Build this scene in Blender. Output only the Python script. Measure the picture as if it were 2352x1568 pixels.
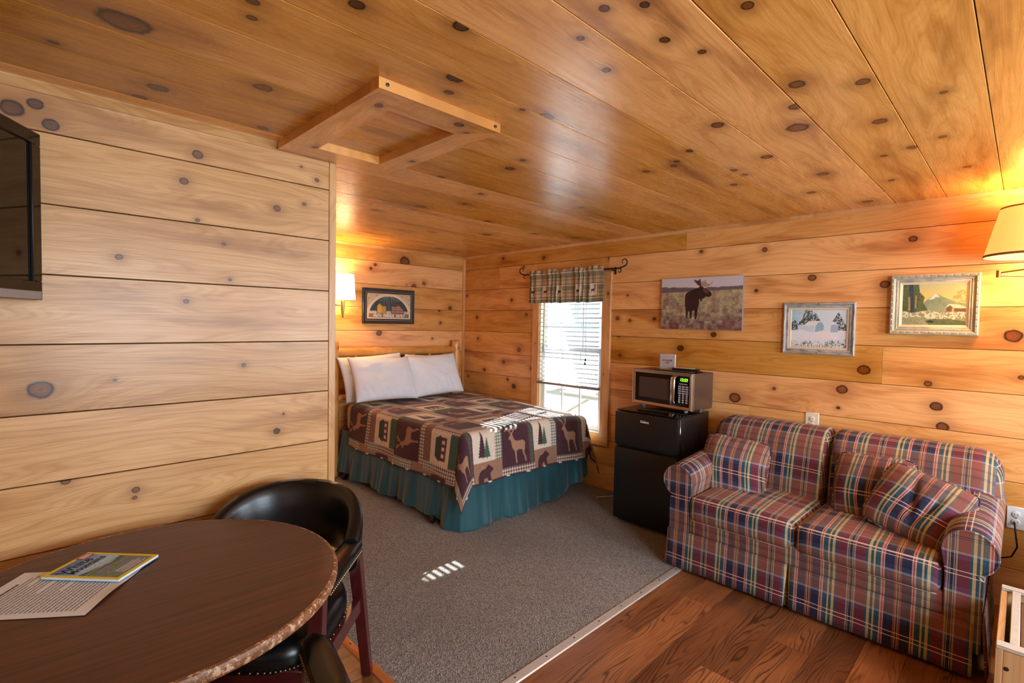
import bpy, bmesh, math, random
import numpy as np
from mathutils import Vector, Matrix

for _o in list(bpy.data.objects):
    bpy.data.objects.remove(_o, do_unlink=True)
scene = bpy.context.scene
COL = scene.collection
random.seed(7)

# ------------------------------------------------------------------ camera
YAW, PITCH, ROLL, FPX = 0.780848, 0.0360009, -0.01802, 1169.13
_f = Vector((math.sin(YAW)*math.cos(PITCH), math.cos(YAW)*math.cos(PITCH), -math.sin(PITCH)))
_r = Vector((math.cos(YAW), -math.sin(YAW), 0.0))
_d = _f.cross(_r)
_r2 = _r*math.cos(ROLL) + _d*math.sin(ROLL)
_d2 = _d*math.cos(ROLL) - _r*math.sin(ROLL)
cam = bpy.data.objects.new('camera', bpy.data.cameras.new('camera'))
COL.objects.link(cam)
_m = Matrix((_r2, -_d2, -_f)).transposed().to_4x4()
_m.translation = Vector((0, 0, 1.5))
cam.matrix_world = _m
cam.data.sensor_fit = 'HORIZONTAL'
cam.data.sensor_width = 36.0
cam.data.lens = FPX/2352*36.0
cam.data.clip_start = 0.02
scene.camera = cam

# ------------------------------------------------------------------ world, sun, daylight, exposure
world = bpy.data.worlds.new('sky')
scene.world = world
world.use_nodes = True
_bg = world.node_tree.nodes['Background']
_bg.inputs['Color'].default_value = (0.86, 0.93, 1.0, 1)
_bg.inputs['Strength'].default_value = 1.15

def add_light(name, kind, loc, energy, color, **kw):
    d = bpy.data.lights.new(name, kind)
    d.energy = energy
    d.color = color
    for k, v in kw.items():
        setattr(d, k, v)
    o = bpy.data.objects.new(name, d)
    COL.objects.link(o)
    o.location = loc
    return o

# low sun through the window over the bed
sun_dir = Vector((-1.0, -0.35, -0.82)).normalized()
sun = add_light('sun', 'SUN', (6, 4, 4), 24.0, (1.0, 0.95, 0.88), angle=0.006)
sun.rotation_euler = sun_dir.to_track_quat('-Z', 'Y').to_euler()
# daylight entering by the windows behind the camera
def window_light(name, loc, aim, sx, sy, energy, color):
    o = add_light(name, 'AREA', loc, energy, color, shape='RECTANGLE', size=sx, size_y=sy)
    o.rotation_euler = Vector(aim).to_track_quat('-Z', 'Z').to_euler()
    return o
window_light('daylight_front_a', (0.85, -1.74, 1.42), (0, 1, 0), 1.3, 1.15, 66, (0.74, 0.87, 1.0))
window_light('daylight_front_b', (2.75, -1.74, 1.42), (0, 1, 0), 1.3, 1.15, 66, (0.74, 0.87, 1.0))

scene.view_settings.view_transform = 'Standard'
scene.view_settings.look = 'None'
scene.view_settings.exposure = 0.35
scene.view_settings.gamma = 1.0
scene.view_settings.use_curve_mapping = False

# ------------------------------------------------------------------ helpers
def lin(r, g=None, b=None):
    if g is None:
        r, g, b = int(r[1:3], 16), int(r[3:5], 16), int(r[5:7], 16)
    def c(x):
        x /= 255.0
        return x/12.92 if x <= 0.04045 else ((x+0.055)/1.055)**2.4
    return (c(r), c(g), c(b))

def tag(o, label=None, category=None, group=None, kind=None):
    if label: o['label'] = label
    if category: o['category'] = category
    if group: o['group'] = group
    if kind: o['kind'] = kind
    return o

def empty(name, loc=(0, 0, 0), rz=0.0, label=None, category=None, group=None, kind=None):
    o = bpy.data.objects.new(name, None)
    COL.objects.link(o)
    o.location = loc
    o.rotation_euler = (0, 0, rz)
    o.empty_display_size = 0.05
    return tag(o, label, category, group, kind)

def wm(o):
    """world matrix without a depsgraph update"""
    b = o.matrix_basis.copy()
    return wm(o.parent) @ o.matrix_parent_inverse @ b if o.parent else b

def link_mesh(name, me, mat=None, parent=None, matrix=None, local=False):
    """parts are given in world coordinates unless local is set"""
    o = bpy.data.objects.new(name, me)
    COL.objects.link(o)
    if mat is not None and not me.materials:
        me.materials.append(mat)
    if parent is not None:
        o.parent = parent
        if not local:
            o.matrix_parent_inverse = wm(parent).inverted()
    if matrix is not None:
        o.matrix_basis = matrix
    return o

def smooth_mesh(me, angle=35):
    me.shade_smooth()
    if angle is not None:
        me.set_sharp_from_angle(angle=math.radians(angle))

class MB:
    """collects shapes and links them as one mesh object"""
    def __init__(self):
        self.v, self.f = [], []
    def add(self, vs, fs):
        n = len(self.v)
        self.v += [tuple(p) for p in vs]
        self.f += [tuple(i+n for i in f) for f in fs]
        return self
    def box(self, lo, hi, bevel=0.0, seg=1, mat=None):
        lo, hi = Vector(lo), Vector(hi)
        c, s = (lo+hi)/2, hi-lo
        bm = bmesh.new()
        bmesh.ops.create_cube(bm, size=1.0)
        for v in bm.verts:
            v.co = Vector((v.co.x*s.x, v.co.y*s.y, v.co.z*s.z))
        if bevel > 0:
            bmesh.ops.bevel(bm, geom=list(bm.edges), offset=min(bevel, min(s)*0.49), segments=seg, profile=0.5, affect='EDGES')
        bm.verts.index_update()
        vs = [v.co+c for v in bm.verts]
        if mat is not None:
            vs = [mat @ v for v in vs]
        fs = [[v.index for v in f.verts] for f in bm.faces]
        bm.free()
        return self.add(vs, fs)
    def tube(self, pts, rad, n=10, cap=True, closed=False, flat=1.0):
        pts = [Vector(p) for p in pts]
        m = len(pts)
        rads = rad if isinstance(rad, (list, tuple)) else [rad]*m
        vs, fs = [], []
        up = None
        for i, p in enumerate(pts):
            if closed:
                t = (pts[(i+1) % m]-pts[i-1]).normalized()
            else:
                t = (pts[min(i+1, m-1)]-pts[max(i-1, 0)]).normalized()
            if up is None:
                up = Vector((0, 0, 1)) if abs(t.z) < 0.9 else Vector((1, 0, 0))
            up = (up - t*up.dot(t))
            if up.length < 1e-6:
                up = t.orthogonal()
            up.normalize()
            side = t.cross(up)
            for k in range(n):
                a = 2*math.pi*k/n
                vs.append(p + side*math.cos(a)*rads[i] + up*math.sin(a)*rads[i]*flat)
        rng = m if closed else m-1
        for i in range(rng):
            for k in range(n):
                a, b = i*n+k, i*n+(k+1) % n
                c, d = ((i+1) % m)*n+(k+1) % n, ((i+1) % m)*n+k
                fs.append((a, b, c, d))
        if cap and not closed:
            fs.append(tuple(range(n-1, -1, -1)))
            fs.append(tuple((m-1)*n+k for k in range(n)))
        return self.add(vs, fs)
    def lathe(self, prof, c=(0, 0, 0), n=24, closed=False):
        c = Vector(c)
        vs, fs = [], []
        for r, z in prof:
            for k in range(n):
                a = 2*math.pi*k/n
                vs.append(c+Vector((r*math.cos(a), r*math.sin(a), z)))
        m = len(prof)
        for i in range(m if closed else m-1):
            for k in range(n):
                a, b = i*n+k, i*n+(k+1) % n
                j = (i+1) % m
                fs.append((a, b, j*n+(k+1) % n, j*n+k))
        if not closed:
            fs.append(tuple(range(n-1, -1, -1)))
            fs.append(tuple((m-1)*n+k for k in range(n)))
        return self.add(vs, fs)
    def ball(self, c, r, n=8, squash=1.0):
        c = Vector(c)
        prof = []
        rings = max(4, n//2)
        vs, fs = [], []
        for i in range(rings+1):
            th = math.pi*i/rings
            for k in range(n):
                a = 2*math.pi*k/n
                vs.append(c+Vector((r*math.sin(th)*math.cos(a), r*math.sin(th)*math.sin(a), r*squash*math.cos(th))))
        for i in range(rings):
            for k in range(n):
                fs.append((i*n+k, (i+1)*n+k, (i+1)*n+(k+1) % n, i*n+(k+1) % n))
        return self.add(vs, fs)
    def prism(self, poly, a, b, axis=2):
        """extrude a 2-D polygon between a and b along an axis"""
        def P(p, h):
            q = [p[0], p[1]]
            q.insert(axis, h)
            return q
        n = len(poly)
        vs = [P(p, a) for p in poly]+[P(p, b) for p in poly]
        fs = [tuple(range(n-1, -1, -1)), tuple(range(n, 2*n))]
        fs += [(i, (i+1) % n, n+(i+1) % n, n+i) for i in range(n)]
        return self.add(vs, fs)
    def mesh(self, name, smooth=None, fix=True):
        me = bpy.data.meshes.new(name)
        me.from_pydata(self.v, [], self.f)
        if fix:
            bm = bmesh.new(); bm.from_mesh(me)
            bmesh.ops.remove_doubles(bm, verts=bm.verts, dist=1e-6)
            bmesh.ops.recalc_face_normals(bm, faces=bm.faces)
            bm.to_mesh(me); bm.free()
        if smooth is not None:
            smooth_mesh(me, smooth)
        return me
    def build(self, name, mat, parent=None, smooth=None, matrix=None, local=False):
        return link_mesh(name, self.mesh(name, smooth), mat, parent, matrix, local)

def box(name, lo, hi, mat, parent=None, bevel=0.0, seg=1, smooth=None, matrix=None):
    if bevel and smooth is None:
        smooth = 40
    return MB().box(lo, hi, bevel, seg).build(name, mat, parent, smooth, matrix)

def frame(o, x, y, z):
    """matrix with origin o and column axes x, y, z"""
    m = Matrix((Vector(x), Vector(y), Vector(z))).transposed().to_4x4()
    m.translation = Vector(o)
    return m

# ------------------------------------------------------------------ node helpers
class NT:
    def __init__(self, name):
        self.m = bpy.data.materials.new(name)
        self.m.use_nodes = True
        self.t = self.m.node_tree
        self.t.nodes.clear()
        self.out = self.t.nodes.new('ShaderNodeOutputMaterial')
    def n(self, kind, **props):
        node = self.t.nodes.new(kind)
        for k, v in props.items():
            setattr(node, k, v)
        return node
    def set(self, sock, val):
        if isinstance(val, bpy.types.NodeSocket):
            self.t.links.new(val, sock)
        elif val is not None:
            if isinstance(val, (tuple, list)) and len(val) == 3 and sock.type == 'RGBA':
                val = (*val, 1)
            sock.default_value = val
    def math(self, op, a, b=None, c=None, clamp=False):
        nd = self.n('ShaderNodeMath', operation=op, use_clamp=clamp)
        for i, v in enumerate((a, b, c)):
            if v is not None:
                self.set(nd.inputs[i], v)
        return nd.outputs[0]
    def mix(self, fac, a, b, blend='MIX'):
        nd = self.n('ShaderNodeMix', data_type='RGBA', blend_type=blend)
        self.set(nd.inputs[0], fac)
        self.set(nd.inputs[6], a)
        self.set(nd.inputs[7], b)
        return nd.outputs[2]
    def noise(self, vec, scale=5, detail=2, rough=0.5, dist=0.0):
        nd = self.n('ShaderNodeTexNoise')
        if vec is not None:
            self.set(nd.inputs['Vector'], vec)
        for k, v in (('Scale', scale), ('Detail', detail), ('Roughness', rough), ('Distortion', dist)):
            self.set(nd.inputs[k], v)
        return nd.outputs[0]
    def xyz(self, x, y, z=0.0):
        nd = self.n('ShaderNodeCombineXYZ')
        for i, v in enumerate((x, y, z)):
            self.set(nd.inputs[i], v)
        return nd.outputs[0]
    def sep(self, v):
        nd = self.n('ShaderNodeSeparateXYZ')
        self.set(nd.inputs[0], v)
        return nd.outputs
    def coord(self, which='Object'):
        return self.n('ShaderNodeTexCoord').outputs[which]
    def remap(self, v, a, b, c=0.0, d=1.0, smooth=False):
        nd = self.n('ShaderNodeMapRange')
        if smooth:
            nd.interpolation_type = 'SMOOTHSTEP'
        for i, x in enumerate((v, a, b, c, d)):
            self.set(nd.inputs[i], x)
        return nd.outputs[0]
    def ramp(self, fac, stops, interp='LINEAR'):
        nd = self.n('ShaderNodeValToRGB')
        cr = nd.color_ramp
        cr.interpolation = interp
        while len(cr.elements) < len(stops):
            cr.elements.new(0.5)
        for e, (p, c) in zip(cr.elements, stops):
            e.position = p
            e.color = (*c, 1)
        self.set(nd.inputs[0], fac)
        return nd.outputs[0]
    def attr(self, name, kind='OBJECT', out='Fac'):
        nd = self.n('ShaderNodeAttribute')
        nd.attribute_type = kind
        nd.attribute_name = name
        return nd.outputs[out]
    def bump(self, height, strength=0.2, dist=0.01):
        nd = self.n('ShaderNodeBump')
        nd.inputs['Strength'].default_value = strength
        nd.inputs['Distance'].default_value = dist
        self.set(nd.inputs['Height'], height)
        return nd.outputs[0]
    def surface(self, color, rough=0.5, metal=0.0, normal=None, **kw):
        p = self.n('ShaderNodeBsdfPrincipled')
        self.set(p.inputs['Base Color'], color)
        self.set(p.inputs['Roughness'], rough)
        self.set(p.inputs['Metallic'], metal)
        if normal is not None:
            self.set(p.inputs['Normal'], normal)
        for k, v in kw.items():
            self.set(p.inputs[k.replace('_', ' ')], v)
        self.t.links.new(p.outputs[0], self.out.inputs[0])
        self.p = p
        return self.m

def simple(name, color, rough=0.5, metal=0.0, var=0.12, scale=30, bump=0.0, **kw):
    t = NT(name)
    c = t.coord()
    n = t.noise(c, scale, 3)
    col = t.mix(n, tuple(x*(1-var) for x in color), tuple(min(1, x*(1+var)) for x in color))
    nm = t.bump(t.noise(c, scale*6, 2), bump, 0.004) if bump else None
    return t.surface(col, rough, metal, nm, **kw)

# knot group: where on the plank, how far the grain is pushed aside
NK = 8
_kg = bpy.data.node_groups.new('knot', 'ShaderNodeTree')
for _n, _t in (('X', 'NodeSocketFloat'), ('Y', 'NodeSocketFloat'), ('Wobble', 'NodeSocketFloat'), ('Knot', 'NodeSocketVector')):
    _kg.interface.new_socket(name=_n, in_out='INPUT', socket_type=_t)
for _n in ('Shift', 'Dist'):
    _kg.interface.new_socket(name=_n, in_out='OUTPUT', socket_type='NodeSocketFloat')
def _build_knot():
    g = NT.__new__(NT)
    g.t = _kg
    gi = g.n('NodeGroupInput'); go = g.n('NodeGroupOutput')
    X, Y, Wb, K = gi.outputs[:4]
    k = g.sep(K)
    r = g.math('MAXIMUM', k[2], 0.0002)
    dx = g.math('SUBTRACT', X, k[0]); dy = g.math('SUBTRACT', Y, k[1])
    ex = g.math('DIVIDE', dx, r); ey = g.math('DIVIDE', dy, r)
    e = g.math('SQRT', g.math('ADD', g.math('POWER', g.math('MULTIPLY', ex, 0.85), 2.0), g.math('POWER', ey, 2.0)))
    e = g.math('ADD', e, Wb)
    gx = g.math('POWER', g.math('MULTIPLY', ex, 0.16), 2.0)
    gy = g.math('POWER', g.math('MULTIPLY', ey, 0.36), 2.0)
    G = g.math('EXPONENT', g.math('MULTIPLY', g.math('ADD', gx, gy), -1.0))
    sh = g.math('MULTIPLY', g.math('MULTIPLY', dy, G), 0.8)
    _kg.links.new(sh, go.inputs[0]); _kg.links.new(e, go.inputs[1])
_build_knot()

def pine(name, light, mid, deep, rough=0.34, ring=20.0, contrast=0.34, nk=NK):
    t = NT(name)
    s = t.sep(t.coord())
    seed = t.attr('seed'); tone = t.attr('tone')
    X, Y = s[0], s[1]
    so = t.math('MULTIPLY', seed, 17.0)
    V = Y
    dist = None
    if nk:
        wob = t.math('MULTIPLY', t.math('SUBTRACT', t.noise(t.xyz(X, Y, seed), 28, 1), 0.5), 0.45)
        shift = None
        for i in range(nk):
            gn = t.n('ShaderNodeGroup'); gn.node_tree = _kg
            t.set(gn.inputs[0], X); t.set(gn.inputs[1], Y); t.set(gn.inputs[2], wob)
            t.set(gn.inputs[3], t.attr('k%d' % i, out='Vector'))
            shift = gn.outputs[0] if shift is None else t.math('ADD', shift, gn.outputs[0])
            dist = gn.outputs[1] if dist is None else t.math('MINIMUM', dist, gn.outputs[1])
        V = t.math('SUBTRACT', Y, shift)
    low = t.noise(t.xyz(t.math('ADD', t.math('MULTIPLY', X, 0.75), so), t.math('MULTIPLY', V, 5.0), so), 1.0, 2, 0.5)
    ringt = t.math('ADD', t.math('MULTIPLY', V, ring), t.math('MULTIPLY', low, 13.0))
    w = t.math('MULTIPLY_ADD', t.math('SINE', t.math('MULTIPLY', ringt, 6.28318)), 0.5, 0.5)
    late = t.math('POWER', w, 3.0)
    fib = t.noise(t.xyz(t.math('ADD', t.math('MULTIPLY', X, 3.0), so), t.math('MULTIPLY', V, 150.0), so), 1.0, 2, 0.65)
    patch = t.noise(t.xyz(t.math('ADD', t.math('MULTIPLY', X, 1.3), so), t.math('MULTIPLY', V, 8.0), seed), 1.0, 3, 0.6)
    fine = t.math('MULTIPLY_ADD', t.math('SINE', t.math('MULTIPLY', t.math('ADD', t.math('MULTIPLY', V, ring*5.0), t.math('MULTIPLY', low, 46.0)), 6.28318)), 0.5, 0.5)
    amt = t.math('ADD', t.math('MULTIPLY_ADD', t.math('POWER', fine, 2.0), 0.30, t.math('MULTIPLY', late, contrast)), t.math('MULTIPLY_ADD', patch, 2.0, -0.68))
    amt = t.math('ADD', amt, t.math('MULTIPLY_ADD', fib, 0.7, -0.35), clamp=True)
    col = t.mix(amt, light, mid)
    streak = t.remap(patch, 0.50, 0.74, 0, 0.85, True)
    streak = t.math('MULTIPLY', streak, t.remap(low, 0.35, 0.65, 0.2, 1.0))
    col = t.mix(streak, col, deep)
    if nk:
        halo = t.math('EXPONENT', t.math('MULTIPLY', t.math('POWER', dist, 2.0), -0.13))
        col = t.mix(t.math('MULTIPLY', halo, 0.6), col, deep)
        rings = t.math('MULTIPLY_ADD', t.math('SINE', t.math('MULTIPLY', dist, 14.0)), 0.5, 0.5)
        core = t.remap(dist, 1.06, 0.92, 0, 1, True)
        red = (deep[0]*0.80, deep[1]*0.66, deep[2]*0.55)
        dark = (deep[0]*0.26, deep[1]*0.20, deep[2]*0.17)
        sort = t.remap(t.noise(t.xyz(X, Y, so), 2.6, 0), 0.32, 0.50, 0, 1, True)
        kcol = t.mix(t.math('MULTIPLY', rings, 0.45), t.mix(sort, dark, red), dark)
        col = t.mix(t.math('MULTIPLY', core, 0.88), col, kcol)
        rim = t.math('EXPONENT', t.math('MULTIPLY', t.math('POWER', t.math('MULTIPLY', t.math('SUBTRACT', dist, 0.94), 5.6), 2.0), -1.0))
        col = t.mix(t.math('MULTIPLY', rim, 0.9), col, tuple(x*0.07 for x in deep))
    hs = t.n('ShaderNodeHueSaturation')
    t.set(hs.inputs['Value'], t.math('MULTIPLY_ADD', tone, 0.20, 1.0))
    t.set(hs.inputs['Saturation'], t.math('MULTIPLY_ADD', tone, -0.08, 1.0))
    t.set(hs.inputs['Color'], col)
    rg = t.math('MULTIPLY_ADD', fib, 0.16, rough-0.08)
    fb = t.noise(t.xyz(t.math('MULTIPLY', X, 3.0), t.math('MULTIPLY', Y, 150.0), seed), 1.0, 1, 0.6)
    nm = t.bump(fb, 0.10, 0.003)
    return t.surface(hs.outputs[0], rg, 0.0, nm)

def pine_set(name, *a, **k):
    """the same timber for boards with few or many knots"""
    return {n: pine('%s_%d' % (name, n), *a, nk=n, **k) for n in (0, 2, 4, 8)}
# ------------------------------------------------------------------ materials
M = {}
M['pine_wall'] = pine_set('pine_wall', lin('#e6ae68'), lin('#d08c44'), lin('#985522'))
M['pine_pale'] = pine_set('pine_pale', lin('#d6aa70'), lin('#b8864a'), lin('#8a5a2a'))
M['pine_ceiling'] = pine_set('pine_ceiling', lin('#e4a656'), lin('#c68435'), lin('#804514'), rough=0.27)
M['pine_trim'] = pine_set('pine_trim', lin('#dba468'), lin('#c48446'), lin('#985a28'))
M['pine_log'] = pine('pine_log', lin('#e8b066'), lin('#d08c3c'), lin('#9c5c22'), rough=0.3, nk=4)
M['back_dark'] = simple('groove_backing', lin('#3a2413'), 0.8)

def oak_floor():
    t = NT('oak_laminate')
    s = t.sep(t.coord())
    seed = t.attr('seed'); tone = t.attr('tone')
    so = t.math('MULTIPLY', seed, 23.0)
    low = t.noise(t.xyz(t.math('ADD', t.math('MULTIPLY', s[0], 1.1), so), t.math('MULTIPLY', s[1], 8.0), so), 1.0, 2, 0.5, 0.2)
    ringt = t.math('ADD', t.math('MULTIPLY', s[1], 55.0), t.math('MULTIPLY', low, 14.0))
    w = t.math('MULTIPLY_ADD', t.math('SINE', t.math('MULTIPLY', ringt, 6.28318)), 0.5, 0.5)
    late = t.math('POWER', w, 5.0)
    fib = t.noise(t.xyz(t.math('ADD', t.math('MULTIPLY', s[0], 7.0), so), t.math('MULTIPLY', s[1], 240.0), so), 1.0, 3, 0.65)
    patch = t.noise(t.xyz(t.math('ADD', t.math('MULTIPLY', s[0], 1.4), so), t.math('MULTIPLY', s[1], 5.0), seed), 1.0, 3)
    col = t.mix(t.remap(patch, 0.3, 0.7), lin('#6e4023'), lin('#a16a40'))
    col = t.mix(t.remap(fib, 0.42, 0.75, 0, 0.55), col, lin('#4a2410'))
    mask = t.remap(t.noise(t.xyz(t.math('ADD', t.math('MULTIPLY', s[0], 2.0), so), t.math('MULTIPLY', s[1], 6.0), t.math('ADD', so, 5.0)), 1.0, 2), 0.35, 0.62, 0.10, 0.80, True)
    col = t.mix(t.math('MULTIPLY', late, mask), col, lin('#341707'))
    hs = t.n('ShaderNodeHueSaturation')
    t.set(hs.inputs['Value'], t.math('MULTIPLY_ADD', tone, 0.28, 1.0))
    t.set(hs.inputs['Color'], col)
    return t.surface(hs.outputs[0], t.math('MULTIPLY_ADD', fib, 0.15, 0.30), 0.0, t.bump(t.math('ADD', fib, late), 0.10, 0.002))
M['oak'] = oak_floor()

def carpet_mat():
    t = NT('carpet_loop')
    c = t.coord()
    s = t.sep(c)
    tuft = t.n('ShaderNodeTexVoronoi'); t.set(tuft.inputs['Vector'], t.xyz(t.math('MULTIPLY', s[0], 150.0), t.math('MULTIPLY', s[1], 190.0))); tuft.inputs['Scale'].default_value = 1.0
    speck = t.sep(tuft.outputs['Color'])[0]
    big = t.noise(c, 2.2, 3)
    col = t.mix(speck, lin('#5b5855'), lin('#a5a29d'))
    col = t.mix(t.remap(big, 0.35, 0.7, 0, 0.35), col, lin('#6b6259'))
    return t.surface(col, 0.95, 0.0, t.bump(tuft.outputs['Distance'], 0.8, 0.006), Sheen_Weight=0.15)
M['carpet'] = carpet_mat()

def table_mat():
    t = NT('walnut_laminate')
    s = t.sep(t.coord())
    g = t.noise(t.xyz(t.math('MULTIPLY', s[0], 2.2), t.math('MULTIPLY', s[1], 60.0), 0.0), 1.0, 4, 0.6, 0.3)
    f = t.noise(t.xyz(t.math('MULTIPLY', s[0], 12.0), t.math('MULTIPLY', s[1], 330.0), 2.0), 1.0, 2, 0.6)
    a = t.math('ADD', t.remap(g, 0.3, 0.7, 0, 0.7), t.math('MULTIPLY', f, 0.35), clamp=True)
    col = t.mix(a, lin('#331b14'), lin('#6c3d2b'))
    return t.surface(col, t.math('MULTIPLY_ADD', f, 0.12, 0.36), 0.0, t.bump(f, 0.05, 0.001))
M['walnut'] = table_mat()

def edge_mat():
    t = NT('worn_table_edge')
    c = t.coord()
    wear = t.remap(t.noise(c, 60, 5, 0.75), 0.50, 0.60, 0, 1, True)
    col = t.mix(wear, lin('#7a4e2e'), lin('#c9a583'))
    return t.surface(col, 0.45)
M['table_edge'] = edge_mat()
M['mahogany'] = simple('mahogany', lin('#4a1718'), 0.18, var=0.35, scale=14, Coat_Weight=0.4, Coat_Roughness=0.1)
M['leather'] = simple('black_vinyl', lin('#0d0e11'), 0.30, var=0.2, scale=9, bump=0.06)
M['brass_nail'] = simple('nailhead_brass', lin('#a99a72'), 0.35, 0.9)
M['black_plastic'] = simple('black_plastic', lin('#131313'), 0.42, bump=0.05)
M['gloss_black'] = simple('gloss_black', lin('#0b0a0a'), 0.12)
M['fridge_black'] = simple('fridge_black', lin('#161617'), 0.36, scale=260, bump=0.12)
M['steel'] = simple('brushed_steel', lin('#b9aa9c'), 0.28, 0.85, scale=60)
M['dark_steel'] = simple('dark_steel_case', lin('#7a6a5c'), 0.30, 0.75)
M['chrome'] = simple('chrome', lin('#c9ccd2'), 0.12, 1.0, var=0.03)
M['aluminium'] = simple('aluminium_strip', lin('#cfccc6'), 0.45, 0.55, scale=50)
M['copper'] = simple('copper_strip', lin('#c58a5e'), 0.42, 0.65)
M['screw'] = simple('screw_head', lin('#3b3a38'), 0.4, 0.7)
M['brass'] = simple('antique_brass', lin('#b48a4e'), 0.28, 0.9)
M['iron'] = simple('black_iron', lin('#1b1715'), 0.5, 0.4)
M['white_vinyl'] = simple('white_vinyl', lin('#e8edf0'), 0.35, var=0.03)
M['cream_vinyl'] = simple('cream_jamb', lin('#e3d6ae'), 0.4, var=0.04)
M['blind'] = simple('white_blind', lin('#e2e6ea'), 0.45, var=0.04)
M['blind_rail'] = simple('brown_bottom_rail', lin('#877a76'), 0.5)
M['cord'] = simple('blind_cord', lin('#55514c'), 0.7)
M['outlet'] = simple('ivory_plate', lin('#e8e0c8'), 0.35, var=0.03)
M['white_plate'] = simple('white_plate', lin('#dfe3e6'), 0.4, var=0.03)
M['blue_plastic'] = simple('pale_blue_plastic', lin('#a8bccd'), 0.4, var=0.05)
M['black_frame'] = simple('black_frame', lin('#22211f'), 0.4, var=0.3, scale=12)
M['gold_line'] = simple('gold_line', lin('#c99a55'), 0.4, 0.5)
M['paper'] = simple('paper', lin('#eaf1fa'), 0.7, var=0.02)
M['ink'] = simple('ink', lin('#33363d'), 0.8)
M['ink_black'] = simple('black_print', lin('#121317'), 0.6)
M['yellow'] = simple('yellow_cover', lin('#f6e622'), 0.35, var=0.04)
M['red_print'] = simple('red_print', lin('#b3202c'), 0.4)
M['white_print'] = simple('white_print', lin('#f0f0ee'), 0.6, var=0.02)
M['cream_print'] = simple('cream_print', lin('#e9dfc6'), 0.7, var=0.04)
M['bedding'] = simple('white_cotton', lin('#e7e9ee'), 0.8, var=0.03, scale=8, bump=0.12, Sheen_Weight=0.1)
M['mattress'] = simple('mattress_ticking', lin('#d8d2c4'), 0.8)
M['raw_wood'] = pine('raw_wood', lin('#d2ae7c'), lin('#b98f5e'), lin('#80582f'), rough=0.6, nk=0)
M['hardboard'] = simple('brown_hardboard', lin('#6f4a31'), 0.7, var=0.3, scale=10)
M['white_paint'] = simple('chipped_white_paint', lin('#bdbab0'), 0.6, var=0.15, scale=40, bump=0.2)
M['weathered'] = simple('weathered_wood', lin('#b9b3a0'), 0.8, var=0.25, scale=20)
M['snow'] = simple('pale_ground', lin('#dfe2e4'), 0.9, var=0.05, scale=3)
M['siding'] = simple('pale_siding', lin('#cfd6d8'), 0.8, var=0.05)
M['leaf_far'] = simple('dull_evergreen', lin('#5d6a4d'), 0.9, var=0.3, scale=5)

def grey_wood_frame(name, base, hi):
    t = NT(name)
    s = t.coord()
    q = t.sep(s)
    g = t.noise(t.xyz(t.math('MULTIPLY', q[0], 14.0), t.math('MULTIPLY', q[1], 14.0), t.math('MULTIPLY', q[2], 400.0)), 1.0, 4, 0.7)
    return t.surface(t.mix(t.remap(g, 0.35, 0.65), base, hi), 0.6, 0.0, t.bump(g, 0.25, 0.002))
M['grey_frame'] = grey_wood_frame('pickled_grey_frame', lin('#6d6f72'), lin('#c3c1b8'))
M['green_frame'] = grey_wood_frame('pickled_sage_frame', lin('#8b8b78'), lin('#c9c3ac'))
M['linen'] = simple('linen_liner', lin('#d8c6a6'), 0.85, var=0.06, scale=120, bump=0.2)

def glass_mat():
    t = NT('window_glass')
    lw = t.n('ShaderNodeLayerWeight'); lw.inputs[0].default_value = 0.5
    fr_ = t.math('MULTIPLY_ADD', t.math('POWER', lw.outputs['Facing'], 5.0), 0.6, 0.03)
    tr = t.n('ShaderNodeBsdfTransparent'); tr.inputs[0].default_value = (0.93, 0.97, 1.0, 1)
    gl = t.n('ShaderNodeBsdfGlossy'); gl.inputs['Roughness'].default_value = 0.03
    mx = t.n('ShaderNodeMixShader')
    t.t.links.new(fr_, mx.inputs[0]); t.t.links.new(tr.outputs[0], mx.inputs[1]); t.t.links.new(gl.outputs[0], mx.inputs[2])
    t.t.links.new(mx.outputs[0], t.out.inputs[0])
    return t.m
M['glass'] = glass_mat()

def shade_mat(name, color, emit, strength):
    t = NT(name)
    c = t.coord()
    n = t.noise(c, 90, 2)
    col = t.mix(n, tuple(x*0.92 for x in color), color)
    m = t.surface(col, 0.8)
    t.set(t.p.inputs['Emission Color'], emit); t.set(t.p.inputs['Emission Strength'], strength)
    return m
M['shade_amber'] = shade_mat('lit_amber_shade', lin('#e0b864'), (1.0, 0.56, 0.13), 0.70)
M['shade_white'] = shade_mat('lit_white_shade', lin('#f4ead8'), (1.0, 0.86, 0.66), 1.5)
M['shade_in'] = shade_mat('lit_shade_lining', lin('#fff0cf'), (1.0, 0.80, 0.45), 1.2)
M['bulb'] = shade_mat('lit_bulb', (1, 1, 1), (1.0, 0.75, 0.42), 5.0)
M['led'] = shade_mat('green_digits', (0.05, 0.4, 0.02), (0.20, 1.0, 0.04), 1.6)

def vertex_mat(name, rough=0.8, grain=0.08, scale=220, bump=0.0, sheen=0.0, quilted=False):
    t = NT(name)
    col = t.attr('Col', 'GEOMETRY', 'Color')
    c = t.coord()
    n = t.noise(c, scale, 2)
    col = t.mix(1.0, col, t.mix(n, (1-grain,)*3, (1+grain,)*3), 'MULTIPLY')
    nm = None
    if quilted:
        u = t.n('ShaderNodeUVMap').outputs[0]
        wv = t.noise(u, 30, 1, 0.5, 1.2)
        line = t.math('ABSOLUTE', t.math('SUBTRACT', t.math('FRACT', t.math('MULTIPLY', wv, 5.0)), 0.5))
        puff = t.remap(line, 0.0, 0.22, 0, 1, True)
        nm = t.bump(puff, 0.55, 0.006)
    elif bump:
        nm = t.bump(n, bump, 0.002)
    return t.surface(col, rough, 0.0, nm, Sheen_Weight=sheen)
M['quilt'] = vertex_mat('patchwork_quilt', 0.75, 0.12, 500, quilted=True, sheen=0.1)
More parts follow.
